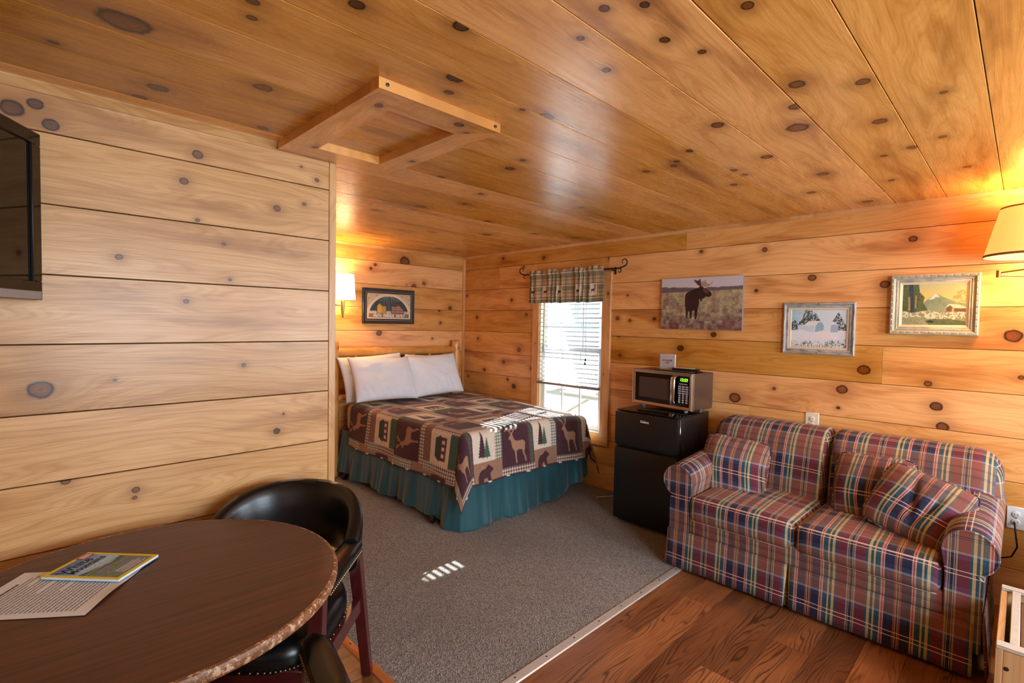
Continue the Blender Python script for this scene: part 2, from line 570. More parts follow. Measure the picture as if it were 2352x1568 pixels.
M['print'] = vertex_mat('printed_art', 0.45, 0.04, 300)
M['oil'] = vertex_mat('oil_paint', 0.42, 0.10, 120, 0.4)
M['valance'] = vertex_mat('valance_cloth', 0.85, 0.10, 700, 0.15)

def plaid_mat():
    t = NT('plaid_chenille')
    uv = t.sep(t.n('ShaderNodeUVMap').outputs[0])
    navy, teal, maroon = lin('#151e42'), lin('#1f5460'), lin('#75222f')
    tan, red, pink, blk, grey = lin('#cdb37c'), lin('#a8474a'), lin('#dba99a'), lin('#15131a'), lin('#a5927a')
    P = 0.369
    fu = t.math('ABSOLUTE', t.math('SUBTRACT', t.math('FRACT', t.math('ADD', t.math('DIVIDE', uv[0], P), 0.5)), 0.5))
    d = t.math('MULTIPLY', fu, 2.0)
    h = P/2
    st = [(0, blk), (.0025, tan), (.0055, blk), (.0065, red), (.0135, navy), (.050, pink), (.0545, red), (.0605, pink), (.066, teal), (.086, tan), (.0935, teal), (.104, tan), (.116, teal), (.124, maroon), (.166, grey), (.1725, navy), (.176, tan), (.1785, navy)]
    warp = t.ramp(d, [(a/h, c) for a, c in st], 'CONSTANT')
    fv = t.math('ABSOLUTE', t.math('SUBTRACT', t.math('FRACT', t.math('ADD', t.math('DIVIDE', uv[1], P), 0.5)), 0.5))
    e = t.math('MULTIPLY', fv, 2.0)
    dk, lt = lin('#1a1c33'), lin('#8f6a55')
    wf = [(0, dk), (.0075, lin('#ecc4b4')), (.0115, dk), (.060, lin('#33466a')), (.083, lin('#b8c2c8')), (.0855, lin('#33466a')), (.0885, lin('#b8c2c8')), (.091, lt), (.150, blk), (.1525, lt), (.159, blk), (.1615, lt)]
    weft = t.ramp(e, [(a/h, c) for a, c in wf], 'CONSTANT')
    line = t.ramp(e, [(a/h, (b, b, b)) for a, b in [(0, .36), (.0075, .75), (.0115, .36), (.060, .30), (.083, .6), (.0855, .3), (.0885, .6), (.091, .42), (.150, .7), (.1525, .42), (.159, .7), (.1615, .42)]], 'CONSTANT')
    col = t.mix(line, warp, weft)
    rib = t.math('MULTIPLY_ADD', t.math('SINE', t.math('MULTIPLY', uv[0], 1500.0)), 0.5, 0.5)
    tw = t.noise(t.xyz(t.math('MULTIPLY', uv[0], 600.0), t.math('MULTIPLY', uv[1], 350.0)), 1.0, 2, 0.7)
    col = t.mix(1.0, col, t.mix(tw, (0.62, 0.62, 0.62), (1.35, 1.35, 1.35)), 'MULTIPLY')
    return t.surface(col, 0.88, 0.0, t.bump(t.math('ADD', tw, t.math('MULTIPLY', rib, 0.3)), 0.4, 0.0015), Sheen_Weight=0.06)
M['plaid'] = plaid_mat()

def skirt_mat():
    t = NT('teal_bed_skirt')
    c = t.coord()
    n = t.noise(c, 4, 3)
    col = t.mix(n, lin('#10454f'), lin('#185c66'))
    return t.surface(col, 0.52, 0.0, t.bump(t.noise(c, 400, 2), 0.1, 0.001), Sheen_Weight=0.4)
M['bed_skirt'] = skirt_mat()

# ------------------------------------------------------------------ planks
_pm = {}
def plank_mesh(L, W, T, ch):
    key = (round(L, 4), round(W, 4), round(T, 4), ch)
    if key not in _pm:
        prof = [(0, -T), (W, -T), (W, -ch), (W-ch, 0), (ch, 0), (0, -ch)]
        _pm[key] = MB().prism(prof, 0, L, 0).mesh('plank')
    return _pm[key]

def plank(parent, mat, o, ex, ey, L, W, T=0.016, ch=0.0012, knots=(), tone=None, name='plank'):
    """o = corner of the plank's face, ex along the board, ey across it"""
    ex, ey = Vector(ex), Vector(ey)
    ez = ex.cross(ey)
    ob = link_mesh(name, plank_mesh(L, W, T, ch), None, parent, frame(o, ex, ey, ez))
    ks = sorted(knots, key=lambda k: -k[2])[:NK]
    if isinstance(mat, dict):
        mat = mat[min(n for n in mat if n >= len(ks))]
    if not ob.data.materials:
        ob.data.materials.append(mat)
    elif ob.data.materials[0] != mat:
        ob.data = ob.data.copy(); ob.data.materials.clear(); ob.data.materials.append(mat)
    ob['seed'] = random.uniform(0, 10)
    ob['tone'] = random.uniform(-1, 1) if tone is None else tone
    for i, k in enumerate(ks):
        ob['k%d' % i] = [float(k[0]), float(k[1]), float(k[2])*0.77]
    return ob

def rand_knots(L, W, n):
    return [(random.uniform(0, L), random.uniform(0.02, W-0.02), random.choice((0.006, 0.009, 0.012, 0.016, 0.022))) for _ in range(n)]

# knots read off the walls and ceiling, in metres
PART_K = [(0.017, 2.165, 0.0309), (0.073, 2.194, 0.0216), (0.11, 2.136, 0.0234), (0.541, 2.143, 0.0189), (0.95, 2.188, 0.0059), (1.022, 2.143, 0.0101), (0.494, 2.029, 0.0161), (0.964, 2.023, 0.0099), (0.54, 1.886, 0.0086), (0.844, 1.983, 0.0153), (0.29, 1.714, 0.0127), (0.634, 1.803, 0.0089), (0.657, 1.659, 0.0081), (0.499, 1.562, 0.0111), (0.076, 1.247, 0.0352), (0.275, 1.266, 0.0063), (0.709, 1.302, 0.0092), (0.845, 1.001, 0.0155), (0.874, 1.075, 0.0059), (0.334, 0.849, 0.0131), (0.33, 0.82, 0.0082), (0.136, 0.923, 0.0136)]
RIGHT_K = [(4.463, 1.562, 0.0201), (3.676, 1.591, 0.0205), (4.442, 1.317, 0.0161), (3.778, 1.219, 0.0277), (4.011, 1.074, 0.0214), (4.324, 0.964, 0.0198), (3.942, 0.889, 0.0165), (3.846, 0.823, 0.0304), (3.598, 1.034, 0.0158), (4.65, 1.813, 0.018), (3.903, 1.747, 0.0187), (3.73, 2.09, 0.016), (3.451, 2.163, 0.022), (4.043, 2.2, 0.019), (2.662, 2.098, 0.0137), (4.608, 0.869, 0.0128), (2.558, 1.559, 0.0213), (2.432, 1.541, 0.0152), (2.542, 1.401, 0.0116), (2.523, 1.232, 0.0174), (2.461, 1.761, 0.0095), (1.806, 2.084, 0.0153), (1.338, 2.058, 0.0187), (0.497, 2.047, 0.0221), (1.028, 1.841, 0.0264), (1.385, 1.767, 0.0142), (2.196, 1.558, 0.0182), (1.688, 1.441, 0.0234), (1.955, 1.324, 0.0281), (0.049, 1.48, 0.0399), (0.715, 1.245, 0.0359), (0.395, 1.188, 0.0205), (0.829, 1.108, 0.034), (1.241, 1.071, 0.0123), (0.626, 1.78, 0.0269), (0.354, 1.059, 0.0305), (1.511, 0.974, 0.0422), (0.846, 0.986, 0.0114), (0.321, 0.943, 0.0303), (0.009, 1.258, 0.014)]
BACK_K = [(2.679, 2.071, 0.0178), (2.63, 2.031, 0.0177), (3.279, 1.92, 0.0217), (3.15, 1.876, 0.0332), (3.056, 1.891, 0.007), (3.512, 1.49, 0.0174), (2.73, 1.373, 0.0338), (3.646, 1.661, 0.0252), (3.031, 2.14, 0.0606), (3.493, 1.625, 0.0149), (3.401, 1.311, 0.0123)]
CEIL_K = [(0.226, 1.683, 0.0624), (0.431, 1.345, 0.0179), (0.451, 1.419, 0.0139), (0.611, 1.174, 0.0222), (0.843, 1.059, 0.0248), (0.101, 1.954, 0.0135), (0.366, 2.075, 0.032), (0.337, 2.209, 0.0228), (0.612, 1.811, 0.0318), (0.738, 2.189, 0.0245), (1.055, 1.385, 0.0189), (1.007, 1.289, 0.0328), (1.038, 1.501, 0.0151), (1.036, 0.749, 0.0158), (1.09, 0.671, 0.0135), (1.261, 0.496, 0.0176), (1.1, 0.869, 0.0128), (1.288, 0.917, 0.0157), (1.261, 0.711, 0.0163), (1.385, 0.666, 0.0134), (1.407, 0.61, 0.0072), (1.771, 0.537, 0.0287), (1.888, 0.385, 0.0242), (1.945, 0.591, 0.0271), (2.152, 0.644, 0.0449), (2.287, 0.408, 0.0288), (1.923, 0.854, 0.0281), (2.426, 0.848, 0.0293), (1.998, 0.688, 0.0096), (2.63, 0.262, 0.0172), (2.698, 0.365, 0.0237), (2.751, 0.471, 0.0173), (2.874, 0.736, 0.0323), (2.529, 1.035, 0.0213), (2.637, 1.023, 0.0175), (2.783, 1.136, 0.0211), (2.219, 1.174, 0.0162), (2.273, 1.216, 0.0187), (2.125, 1.064, 0.0209), (2.264, 1.358, 0.0216), (1.425, 1.279, 0.0322), (1.321, 1.302, 0.0125), (1.778, 1.83, 0.0302), (1.729, 1.694, 0.0184), (3.182, 0.224, 0.0182), (3.663, 0.697, 0.0338), (3.224, 0.882, 0.0294), (2.144, 0.216, 0.014), (3.222, 0.516, 0.0178), (1.639, 2.209, 0.023), (1.966, 2.865, 0.0362), (2.592, 2.896, 0.0297), (2.014, 2.318, 0.0208), (2.112, 2.592, 0.0183), (1.816, 3.199, 0.0331), (2.967, 3.327, 0.0416), (3.203, 2.986, 0.0223), (2.585, 3.612, 0.0335), (3.571, 2.84, 0.0346), (2.687, 2.085, 0.0143), (3.233, 4.343, 0.0729), (3.472, 4.388, 0.0426)]
# ------------------------------------------------------------------ room shell
XW, YB, YP, XP, ZC = 3.85, 4.71, 2.33, 1.114, 2.265
XL, YF = -0.62, -1.70
PITCHZ = 0.2365
JZ = [2.111 - PITCHZ*k for k in range(0, 9)]          # joint heights of the wall boards
ROWS = [(JZ[0], ZC)] + [(JZ[k+1], JZ[k]) for k in range(8)] + [(0.0, JZ[8])]
GAP = 0.0032

def structure(name, lo, hi, mat):
    return tag(box(name, lo, hi, mat), kind='structure')

floor = structure('floor', (XL-0.1, YF-0.1, -0.12), (XW+0.1, YB+0.1, -0.012), M['back_dark'])
ceiling = structure('ceiling', (XL-0.1, YF-0.1, ZC+0.016), (XW+0.1, YB+0.1, ZC+0.12), M['back_dark'])
# right wall with a hole for the window
WY0, WY1, WZ0, WZ1 = 2.715, 3.487, 0.50, 1.90
mb = MB()
mb.box((XW+0.016, YF, 0), (XW+0.12, WY0, ZC)).box((XW+0.016, WY1, 0), (XW+0.12, YB, ZC))
mb.box((XW+0.016, WY0, 0), (XW+0.12, WY1, WZ0)).box((XW+0.016, WY0, WZ1), (XW+0.12, WY1, ZC))
wall_right = tag(mb.build('wall_right', M['back_dark']), kind='structure')
wall_back = structure('wall_back', (XP-0.1, YB+0.016, 0), (XW+0.1, YB+0.12, ZC), M['back_dark'])
wall_partition = structure('wall_partition', (XL-0.1, YP+0.016, 0), (XP-0.020, YP+0.10, ZC), M['back_dark'])
wall_nook = structure('wall_nook', (XP-0.10, YP+0.10, 0), (XP-0.016, YB+0.016, ZC), M['back_dark'])
wall_left = structure('wall_left', (XL-0.12, YF, 0), (XL, YP+0.016, ZC), M['pine_pale'][0])
FW = [(0.20, 1.50), (2.10, 3.40)]
FZ0, FZ1 = 0.84, 2.0
mb = MB()
xs = [XL-0.1, FW[0][0], FW[0][1], FW[1][0], FW[1][1], XW+0.1]
for i in (0, 2, 4):
    mb.box((xs[i], YF-0.12, 0), (xs[i+1], YF, ZC))
for a, b in FW:
    mb.box((a, YF-0.12, 0), (b, YF, FZ0)).box((a, YF-0.12, FZ1), (b, YF, ZC))
wall_front = tag(mb.build('wall_front', M['pine_wall'][0]), kind='structure')
for n, (a, b) in enumerate(FW):
    w = empty('window_%d' % (n+2), (0, 0, 0), kind='structure')
    mb = MB()
    mb.box((a, YF-0.09, FZ0), (a+0.05, YF-0.04, FZ1)).box((b-0.05, YF-0.09, FZ0), (b, YF-0.04, FZ1))
    mb.box((a+0.05, YF-0.09, FZ0), (b-0.05, YF-0.04, FZ0+0.05)).box((a+0.05, YF-0.09, FZ1-0.05), (b-0.05, YF-0.04, FZ1))
    mb.box(((a+b)/2-0.02, YF-0.085, FZ0+0.05), ((a+b)/2+0.02, YF-0.045, FZ1-0.05))
    mb.build('window_frame', M['white_vinyl'], w)

def knots_in(K, a0, a1, b0, b1, flip=False):
    """knots of a wall that fall on one plank, in that plank's coordinates"""
    out = []
    for a, b, r in K:
        if a0 <= a <= a1 and b0 <= b <= b1:
            out.append(((a1-a) if flip else (a-a0), b-b0, r))
    return out

# right wall: boards run along Y; face looks to -X
def right_row(k, z0, z1, y0, y1, tone=None):
    ks = knots_in(RIGHT_K, y0, y1, z0, z1, True)
    W = z1-z0-GAP
    ks += [(u, v, r) for u, v, r in rand_knots(y1-y0, W, 1) if (y1-u) < -0.05]
    plank(wall_right, M['pine_wall'], (XW, y1, z0), (0, -1, 0), (0, 0, 1), y1-y0-0.0012, W, knots=ks, tone=tone)
CUT = {0: [1.93], 1: [4.10], 2: [], 3: [], 4: [0.62], 5: [], 6: [1.4], 7: [], 8: [0.9], 9: []}
for k, (z0, z1) in enumerate(ROWS):
    spans = [(YF, 2.66), (3.54, YB)] if z0 < WZ1 and z1 > WZ0-0.02 else [(YF, YB)]
    if 0 < k and z1 > WZ1 > z0:
        spans = [(YF, 2.66), (3.54, YB)]
    for a, b in spans:
        pts = [a] + [c for c in CUT[k] if a < c < b] + [b]
        for p, q in zip(pts[:-1], pts[1:]):
            right_row(k, z0, z1, p, q)
# short boards above and below the window
right_row(1, 1.99, JZ[0], 2.66, 3.54)
right_row(7, JZ[7], 0.50, 2.66, 3.54)
# back wall: boards run along X, face looks to -Y
for k, (z0, z1) in enumerate(ROWS):
    cuts = {2: [2.98], 5: [3.3]}.get(k, [])
    pts = [XP-0.016]+cuts+[XW]
    for p, q in zip(pts[:-1], pts[1:]):
        plank(wall_back, M['pine_wall'], (p, YB, z0), (1, 0, 0), (0, 0, 1), q-p-0.001, z1-z0-GAP, knots=knots_in(BACK_K, p, q, z0, z1))
# partition: wide pale boards
for k, (z0, z1) in enumerate(ROWS):
    plank(wall_partition, M['pine_pale'], (XL, YP, z0), (1, 0, 0), (0, 0, 1), XP-0.034-XL, z1-z0-GAP-0.0008, knots=knots_in(PART_K, XL, XP, z0, z1), tone=random.uniform(-0.6, 0.7))
for k, (z0, z1) in enumerate(ROWS):
    plank(wall_nook, M['pine_wall'], (XP, YP+0.012, z0), (0, 1, 0), (0, 0, 1), YB-YP-0.012, z1-z0-GAP, knots=rand_knots(2.3, 0.23, 3))
# ceiling boards run along X, face looks down
CP = 0.23455
y = 0.116 - 8*CP
k = 0
while y < YB:
    y0, y1 = max(y, YF), min(y+CP, YB)
    if y1-y0 > 0.01:
        cuts = {11: [], 20: [1.72], 22: [1.30], 24: [2.5]}.get(k, [])
        pts = [XL]+cuts+[XW]
        for p, q in zip(pts[:-1], pts[1:]):
            ks = knots_in(CEIL_K, p, q, y0, y1)
            ks = [(q-p-u, v, r) for u, v, r in ks]
            g = 0.004 if k == 9 else 0.0026
            plank(ceiling, M['pine_ceiling'], (q, y0, ZC), (-1, 0, 0), (0, 1, 0), q-p-0.0012, y1-y0-g, knots=ks)
    y += CP
    k += 1

# trim: corner post of the partition, mouldings, corner bead
def along(o, ex, ey):
    """let the board's own x run along its length"""
    m = frame((0, 0, 0), ex, ey, Vector(ex).cross(Vector(ey)))
    o.data.transform(m.inverted())
    o.matrix_basis = m
    return o
def trim(n, mb, mat):
    o = tag(mb.build('trim_%d' % n, mat, smooth=30), kind='structure')
    o['seed'] = random.uniform(0, 9); o['tone'] = 0.2
    return o
t1 = plank(None, M['pine_pale'], (XP-0.033, YP-0.004, 0.0), (0, 0, 1), (1, 0, 0), ZC, 0.033, 0.022, 0.002, name='trim_1', tone=0.15)
t1.matrix_basis = frame((XP-0.033+0.033, YP-0.005, 0.0), (0, 0, 1), (-1, 0, 0), Vector((0, 0, 1)).cross(Vector((-1, 0, 0))))
tag(t1, kind='structure')
cove = [(0, 0), (0.022, 0), (0.022, -0.004), (0.016, -0.010), (0.009, -0.020), (0.007, -0.024), (0, -0.024)]
along(trim(2, MB().prism([(XW-a, ZC+b) for a, b in cove], YF, YB, 1), M['pine_trim'][0]), (0, 1, 0), (-1, 0, 0))
mbp = MB()
mbp.prism([(YP-a*1.2, ZC+b*1.3) for a, b in cove], XL, 0.852, 0)
trim(3, mbp, M['pine_pale'][0])
trim(4, MB().prism([(YB-a, ZC+b) for a, b in cove], XP, XW-0.022, 0), M['pine_trim'][0])
along(trim(5, MB().prism([(XW-0.026, YB), (XW-0.024, YB-0.014), (XW-0.014, YB-0.024), (XW, YB-0.026), (XW, YB)], 0, ZC-0.024, 2), M['pine_trim'][0]), (0, 0, 1), (1, 0, 0))

# laminate planks
FJ = [-1.70+0.16*i for i in range(0)]
FP = 0.1588
rows = []
yy = 1.440
while yy > YF:
    rows.append((yy-FP, yy)); yy -= FP
butts = {0: [2.17, 1.2, 0.2], 1: [2.66, 1.45, 0.35], 2: [1.72, 0.7, 3.1], 3: [2.165, 0.95, 3.3], 4: [2.597, 1.3, 0.1], 5: [1.75, 0.5, 3.0], 6: [2.45, 1.1], 7: [3.0, 1.9, 0.6]}
for i, (a, b) in enumerate(rows):
    cs = sorted(butts.get(i, [0.3+0.37*(i % 3), 1.5+0.31*(i % 4), 2.7+0.2*(i % 2)]))
    pts = [XL]+cs+[XW]
    for p, q in zip(pts[:-1], pts[1:]):
        plank(floor, M['oak'], (p, max(a, YF), 0), (1, 0, 0), (0, 1, 0), q-p-0.0008, b-max(a, YF)-0.0012, 0.012, 0.0008)
i = 0
yy = 1.44
while yy < YP-0.01:
    b = min(yy+FP, YP)
    pts = [XL, 0.15+0.3*(i % 2), XP]
    for p, q in zip(pts[:-1], pts[1:]):
        plank(floor, M['oak'], (p, yy, 0), (1, 0, 0), (0, 1, 0), q-p-0.0008, b-yy-0.0012, 0.012, 0.0008)
    yy = b; i += 1
carpet = tag(box('carpet', (XP, 1.45, -0.012), (XW, YB, 0.004), M['carpet']), 'grey brown loop pile carpet fitted under the bed and fridge', 'carpet')
# metal edge strips
strip = tag(MB().prism([(1.436, 0), (1.440, 0.005), (1.452, 0.008), (1.478, 0.0085), (1.482, 0.005), (1.482, 0)], XP-0.004, XW, 0).build('trim_6', M['aluminium'], smooth=30), kind='structure')
for n in range(12):
    MB().lathe([(0.0045, 0.0), (0.0045, 0.0012), (0.002, 0.002)], (1.30+0.2*n, 1.460, 0.008), 8).build('screw', M['screw'], strip)
strip2 = tag(MB().prism([(1.080, 0), (1.084, 0.005), (1.092, 0.008), (1.118, 0.0085), (1.124, 0.005), (1.124, 0)], 1.482, YP-0.006, 1).build('trim_7', M['copper'], smooth=30), kind='structure')
for n in range(7):
    MB().box((1.0935+0.0035*n, 1.484, 0.0082), (1.0950+0.0035*n, YP-0.008, 0.0092)).build('rib', M['copper'], strip2)
for n in range(4):
    MB().lathe([(0.0045, 0.0), (0.0045, 0.0014), (0.002, 0.0024)], (1.105, 1.60+0.18*n, 0.0088), 8).build('screw', M['screw'], strip2)

# attic hatch frame
hatch = empty('attic_hatch', (1.1, 1.87, ZC-0.035), label='square wooden attic hatch framed by four mitred boards on the ceiling', category='hatch')
hx0, hx1, hy0, hy1, fw, th = 0.835, 1.358, 1.455, 2.293, 0.135, 0.035
def mitred(A, B, C, D):
    """four plan corners, hung below the ceiling"""
    poly = [Vector(p) for p in (A, B, C, D)]
    m2 = MB().prism([tuple(p) for p in poly], -0.0005, th, 2)
    return m2
def frame_board(A, B, C, D, along):
    ex = Vector((1, 0, 0)) if along == 'x' else Vector((0, 1, 0))
    ey = Vector((0, -1, 0)) if along == 'x' else Vector((1, 0, 0))
    ez = ex.cross(ey)                                   # looks down
    o = Vector((hx0, hy0, ZC-th))
    mw = frame(o, ex, ey, ez)
    inv = mw.inverted()
    pts = [inv @ Vector((p[0], p[1], ZC-th)) for p in (A, B, C, D)]
    lo = [inv @ Vector((p[0], p[1], ZC)) for p in (A, B, C, D)]
    me = MB().add(pts+lo, [(0, 1, 2, 3), (7, 6, 5, 4), (0, 4, 5, 1), (1, 5, 6, 2), (2, 6, 7, 3), (3, 7, 4, 0)]).mesh('frame_board')
    ob = link_mesh('frame_board', me, M['pine_ceiling'][2], hatch, mw)
    ob['seed'] = random.uniform(0, 9); ob['tone'] = random.uniform(0.2, 0.6)
    return ob
gx = 0.115
b1 = frame_board((hx0, hy0), (hx1, hy0), (hx1-gx, hy0+fw), (hx0+gx, hy0+fw), 'x')
b2 = frame_board((hx0, hy0), (hx0+gx, hy0+fw), (hx0+gx, hy1-fw), (hx0, hy1), 'y')
b3 = frame_board((hx0, hy1), (hx0+gx, hy1-fw), (hx1-gx, hy1-fw), (hx1, hy1), 'x')
b4 = frame_board((hx1, hy0), (hx1, hy1), (hx1-gx, hy1-fw), (hx1-gx, hy0+fw), 'y')
b2['k0'] = [0.12, 0.07, 0.013]; b2['k1'] = [0.70, 0.105, 0.014]; b1['k0'] = [0.36, -0.05, 0.016]; b1['k1'] = [0.44, -0.10, 0.013]; b4['k0'] = [0.55, 0.49, 0.012]
nail = MB()
nail.lathe([(0.006, 0), (0.006, 0.003), (0.003, 0.004)], (0, 0, 0), 8)
for x, yv, zz in ((0.865, hy0-0.001, ZC-0.018), (1.33, hy0-0.001, ZC-0.018)):
    o = link_mesh('screw', nail.mesh('screw'), M['screw'], hatch, Matrix.Translation((x, yv, zz)) @ Matrix.Rotation(math.pi/2, 4, 'X'))
# ------------------------------------------------------------------ flat art helpers
def inpoly(X, Y, pts):
    r = np.zeros(X.shape, bool)
    n = len(pts)
    for i in range(n):
        x0, y0 = pts[i]; x1, y1 = pts[(i+1) % n]
        if y0 == y1:
            continue
        c = ((y0 > Y) != (y1 > Y)) & (X < (x1-x0)*(Y-y0)/(y1-y0)+x0)
        r ^= c
    return r

def stroke(X, Y, pts, w):
    r = np.zeros(X.shape, bool)
    for (x0, y0), (x1, y1) in zip(pts[:-1], pts[1:]):
        dx, dy = x1-x0, y1-y0
        t = np.clip(((X-x0)*dx+(Y-y0)*dy)/(dx*dx+dy*dy+1e-12), 0, 1)
        r |= (X-x0-t*dx)**2+(Y-y0-t*dy)**2 < w*w
    return r

def vnoise(X, Y, sx, sy, seed=0):
    """smooth value noise in 0..1"""
    rs = np.random.RandomState(seed)
    G = rs.rand(128, 128)
    x, y = X*sx, Y*sy
    xi, yi = np.floor(x).astype(int), np.floor(y).astype(int)
    fx, fy = x-xi, y-yi
    fx, fy = fx*fx*(3-2*fx), fy*fy*(3-2*fy)
    a = G[yi % 128, xi % 128]; b = G[yi % 128, (xi+1) % 128]
    c = G[(yi+1) % 128, xi % 128]; d = G[(yi+1) % 128, (xi+1) % 128]
    return (a*(1-fx)+b*fx)*(1-fy)+(c*(1-fx)+d*fx)*fy

def fbm(X, Y, s, seed=0, n=4):
    return sum(vnoise(X, Y, s*2**i, s*2**i, seed+i)*0.5**i for i in range(n))/(2-0.5**(n-1))

def grid_mesh(name, V, C, uv=None, smooth=True):
    """V, C: (ny, nx, 3) arrays of positions and linear colours"""
    ny, nx = V.shape[:2]
    me = bpy.data.meshes.new(name)
    idx = np.arange(ny*nx).reshape(ny, nx)
    F = np.stack([idx[:-1, :-1], idx[:-1, 1:], idx[1:, 1:], idx[1:, :-1]], -1).reshape(-1, 4)
    me.vertices.add(ny*nx)
    me.vertices.foreach_set('co', np.ascontiguousarray(V, np.float32).ravel())
    me.loops.add(F.size)
    me.loops.foreach_set('vertex_index', F.ravel().astype(np.int32))
    me.polygons.add(len(F))
    me.polygons.foreach_set('loop_start', np.arange(0, F.size, 4, dtype=np.int32))
    me.polygons.foreach_set('loop_total', np.full(len(F), 4, np.int32))
    if smooth:
        me.polygons.foreach_set('use_smooth', np.ones(len(F), bool))
    if uv is not None:
        l = me.uv_layers.new(name='UVMap')
        l.data.foreach_set('uv', np.ascontiguousarray(uv.reshape(-1, 2)[F.ravel()], np.float32).ravel())
    if C is not None:
        a = me.color_attributes.new('Col', 'FLOAT_COLOR', 'POINT')
        cc = np.concatenate([C.reshape(-1, 3), np.ones((ny*nx, 1))], 1)
        a.data.foreach_set('color', np.ascontiguousarray(cc, np.float32).ravel())
    me.update()
    me.validate()
    return me

def art(name, w, h, n, func, mat, parent, mw, ss=2):
    """flat printed panel, w x h metres, local x right, y up"""
    nx = n; ny = max(2, int(n*h/w))
    acc = 0
    for i in range(ss):
        for j in range(ss):
            u = (np.arange(nx)[None, :]+(i+0.5)/ss-0.5)/(nx-1)
            v = (np.arange(ny)[:, None]+(j+0.5)/ss-0.5)/(ny-1)
            U, Vv = np.broadcast_arrays(u, v)
            acc = acc+func(U, Vv)
    u = np.linspace(-w/2, w/2, nx)[None, :]; v = np.linspace(-h/2, h/2, ny)[:, None]
    U, Vv = np.broadcast_arrays(u, v)
    P = np.stack([U, Vv, np.zeros_like(U)], -1)
    return link_mesh(name, grid_mesh(name, P, acc/(ss*ss), smooth=False), mat, parent, mw)

def canvas(U, color):
    return np.ones(U.shape+(3,))*np.array(color)

def text(name, body, size, mat, parent, mw, extrude=0.0004, shear=0.0, bold=0.0, width=1.0):
    c = bpy.data.curves.new(name, 'FONT')
    c.body = body; c.size = size; c.extrude = extrude; c.shear = shear; c.offset = bold
    c.align_x = 'CENTER'; c.align_y = 'CENTER'; c.resolution_u = 3
    o = bpy.data.objects.new(name, c)
    COL.objects.link(o)
    dg = bpy.context.evaluated_depsgraph_get()
    me = bpy.data.meshes.new_from_object(o.evaluated_get(dg))
    bpy.data.objects.remove(o)
    me.name = name
    me.materials.clear(); me.materials.append(mat)
    return link_mesh(name, me, mat, parent, mw @ Matrix.Diagonal((width, 1, 1, 1)))

# a picture on the right wall: local x = -Y, local y = Z, faces -X
def on_right(y, z, x):
    return frame((x, y, z), (0, -1, 0), (0, 0, 1), (-1, 0, 0))
def on_back(x, z, y):
    return frame((x, y, z), (1, 0, 0), (0, 0, 1), (0, -1, 0))

def moulding(name, w, h, prof, mat, parent, mw):
    """picture frame: prof = list of (inset, height) from outside in, closed at the back"""
    mb = MB()
    pr = [(0, 0)] + prof + [(prof[-1][0], 0)]
    n = len(pr)
    sides = [((-1, -1), (1, -1)), ((1, -1), (1, 1)), ((1, 1), (-1, 1)), ((-1, 1), (-1, -1))]
    for a, b in sides:
        vs = []
        for c in (a, b):
            for ins, hh in pr:
                vs.append((c[0]*(w/2-ins), c[1]*(h/2-ins), hh))
        fs = [(i, i+1, n+i+1, n+i) for i in range(n-1)]
        mb.add(vs, fs)
    return mb.build(name, mat, parent, 20, mw)

# ------------------------------------------------------------------ window over the bed
win = empty('window_1', (XW, 3.10, 0.8), kind='structure')
def casing(name, o, ex, ey, L, W, k=()):
    return plank(win, M['pine_trim'], o, ex, ey, L, W, 0.020, 0.003, knots=k, name=name, tone=random.uniform(-0.2, 0.3))
casing('casing', (XW-0.019, 3.577, 0.50), (0, 0, 1), (0, -1, 0), 1.40, 0.090, [(0.8, 0.04, 0.006)]).matrix_basis = frame((XW-0.019, 3.487, 0.50), (0, 0, 1), (0, 1, 0), (-1, 0, 0))
casing('casing', (XW-0.019, 2.622, 0.50), (0, 0, 1), (0, 1, 0), 1.40, 0.093, [(1.28, 0.03, 0.012), (0.55, 0.06, 0.005)]).matrix_basis = frame((XW-0.019, 2.622, 0.50), (0, 0, 1), (0, 1, 0), (-1, 0, 0))
casing('casing', (XW-0.019, 3.577, 0.395), (0, -1, 0), (0, 0, 1), 0.955, 0.105)
casing('casing', (XW-0.019, 3.577, 1.90), (0, -1, 0), (0, 0, 1), 0.955, 0.092)
mb = MB()
mb.box((XW-0.002, WY0, WZ0), (XW+0.10, WY0+0.012, WZ1)).box((XW-0.002, WY0, WZ1-0.012), (XW+0.10, WY1, WZ1)).box((XW-0.002, WY0, WZ0), (XW+0.10, WY1, WZ0+0.015))
mb.build('jamb', M['white_vinyl'], win)
box('jamb', (XW-0.002, WY1-0.014, WZ0), (XW+0.10, WY1, WZ1), M['cream_vinyl'], win)
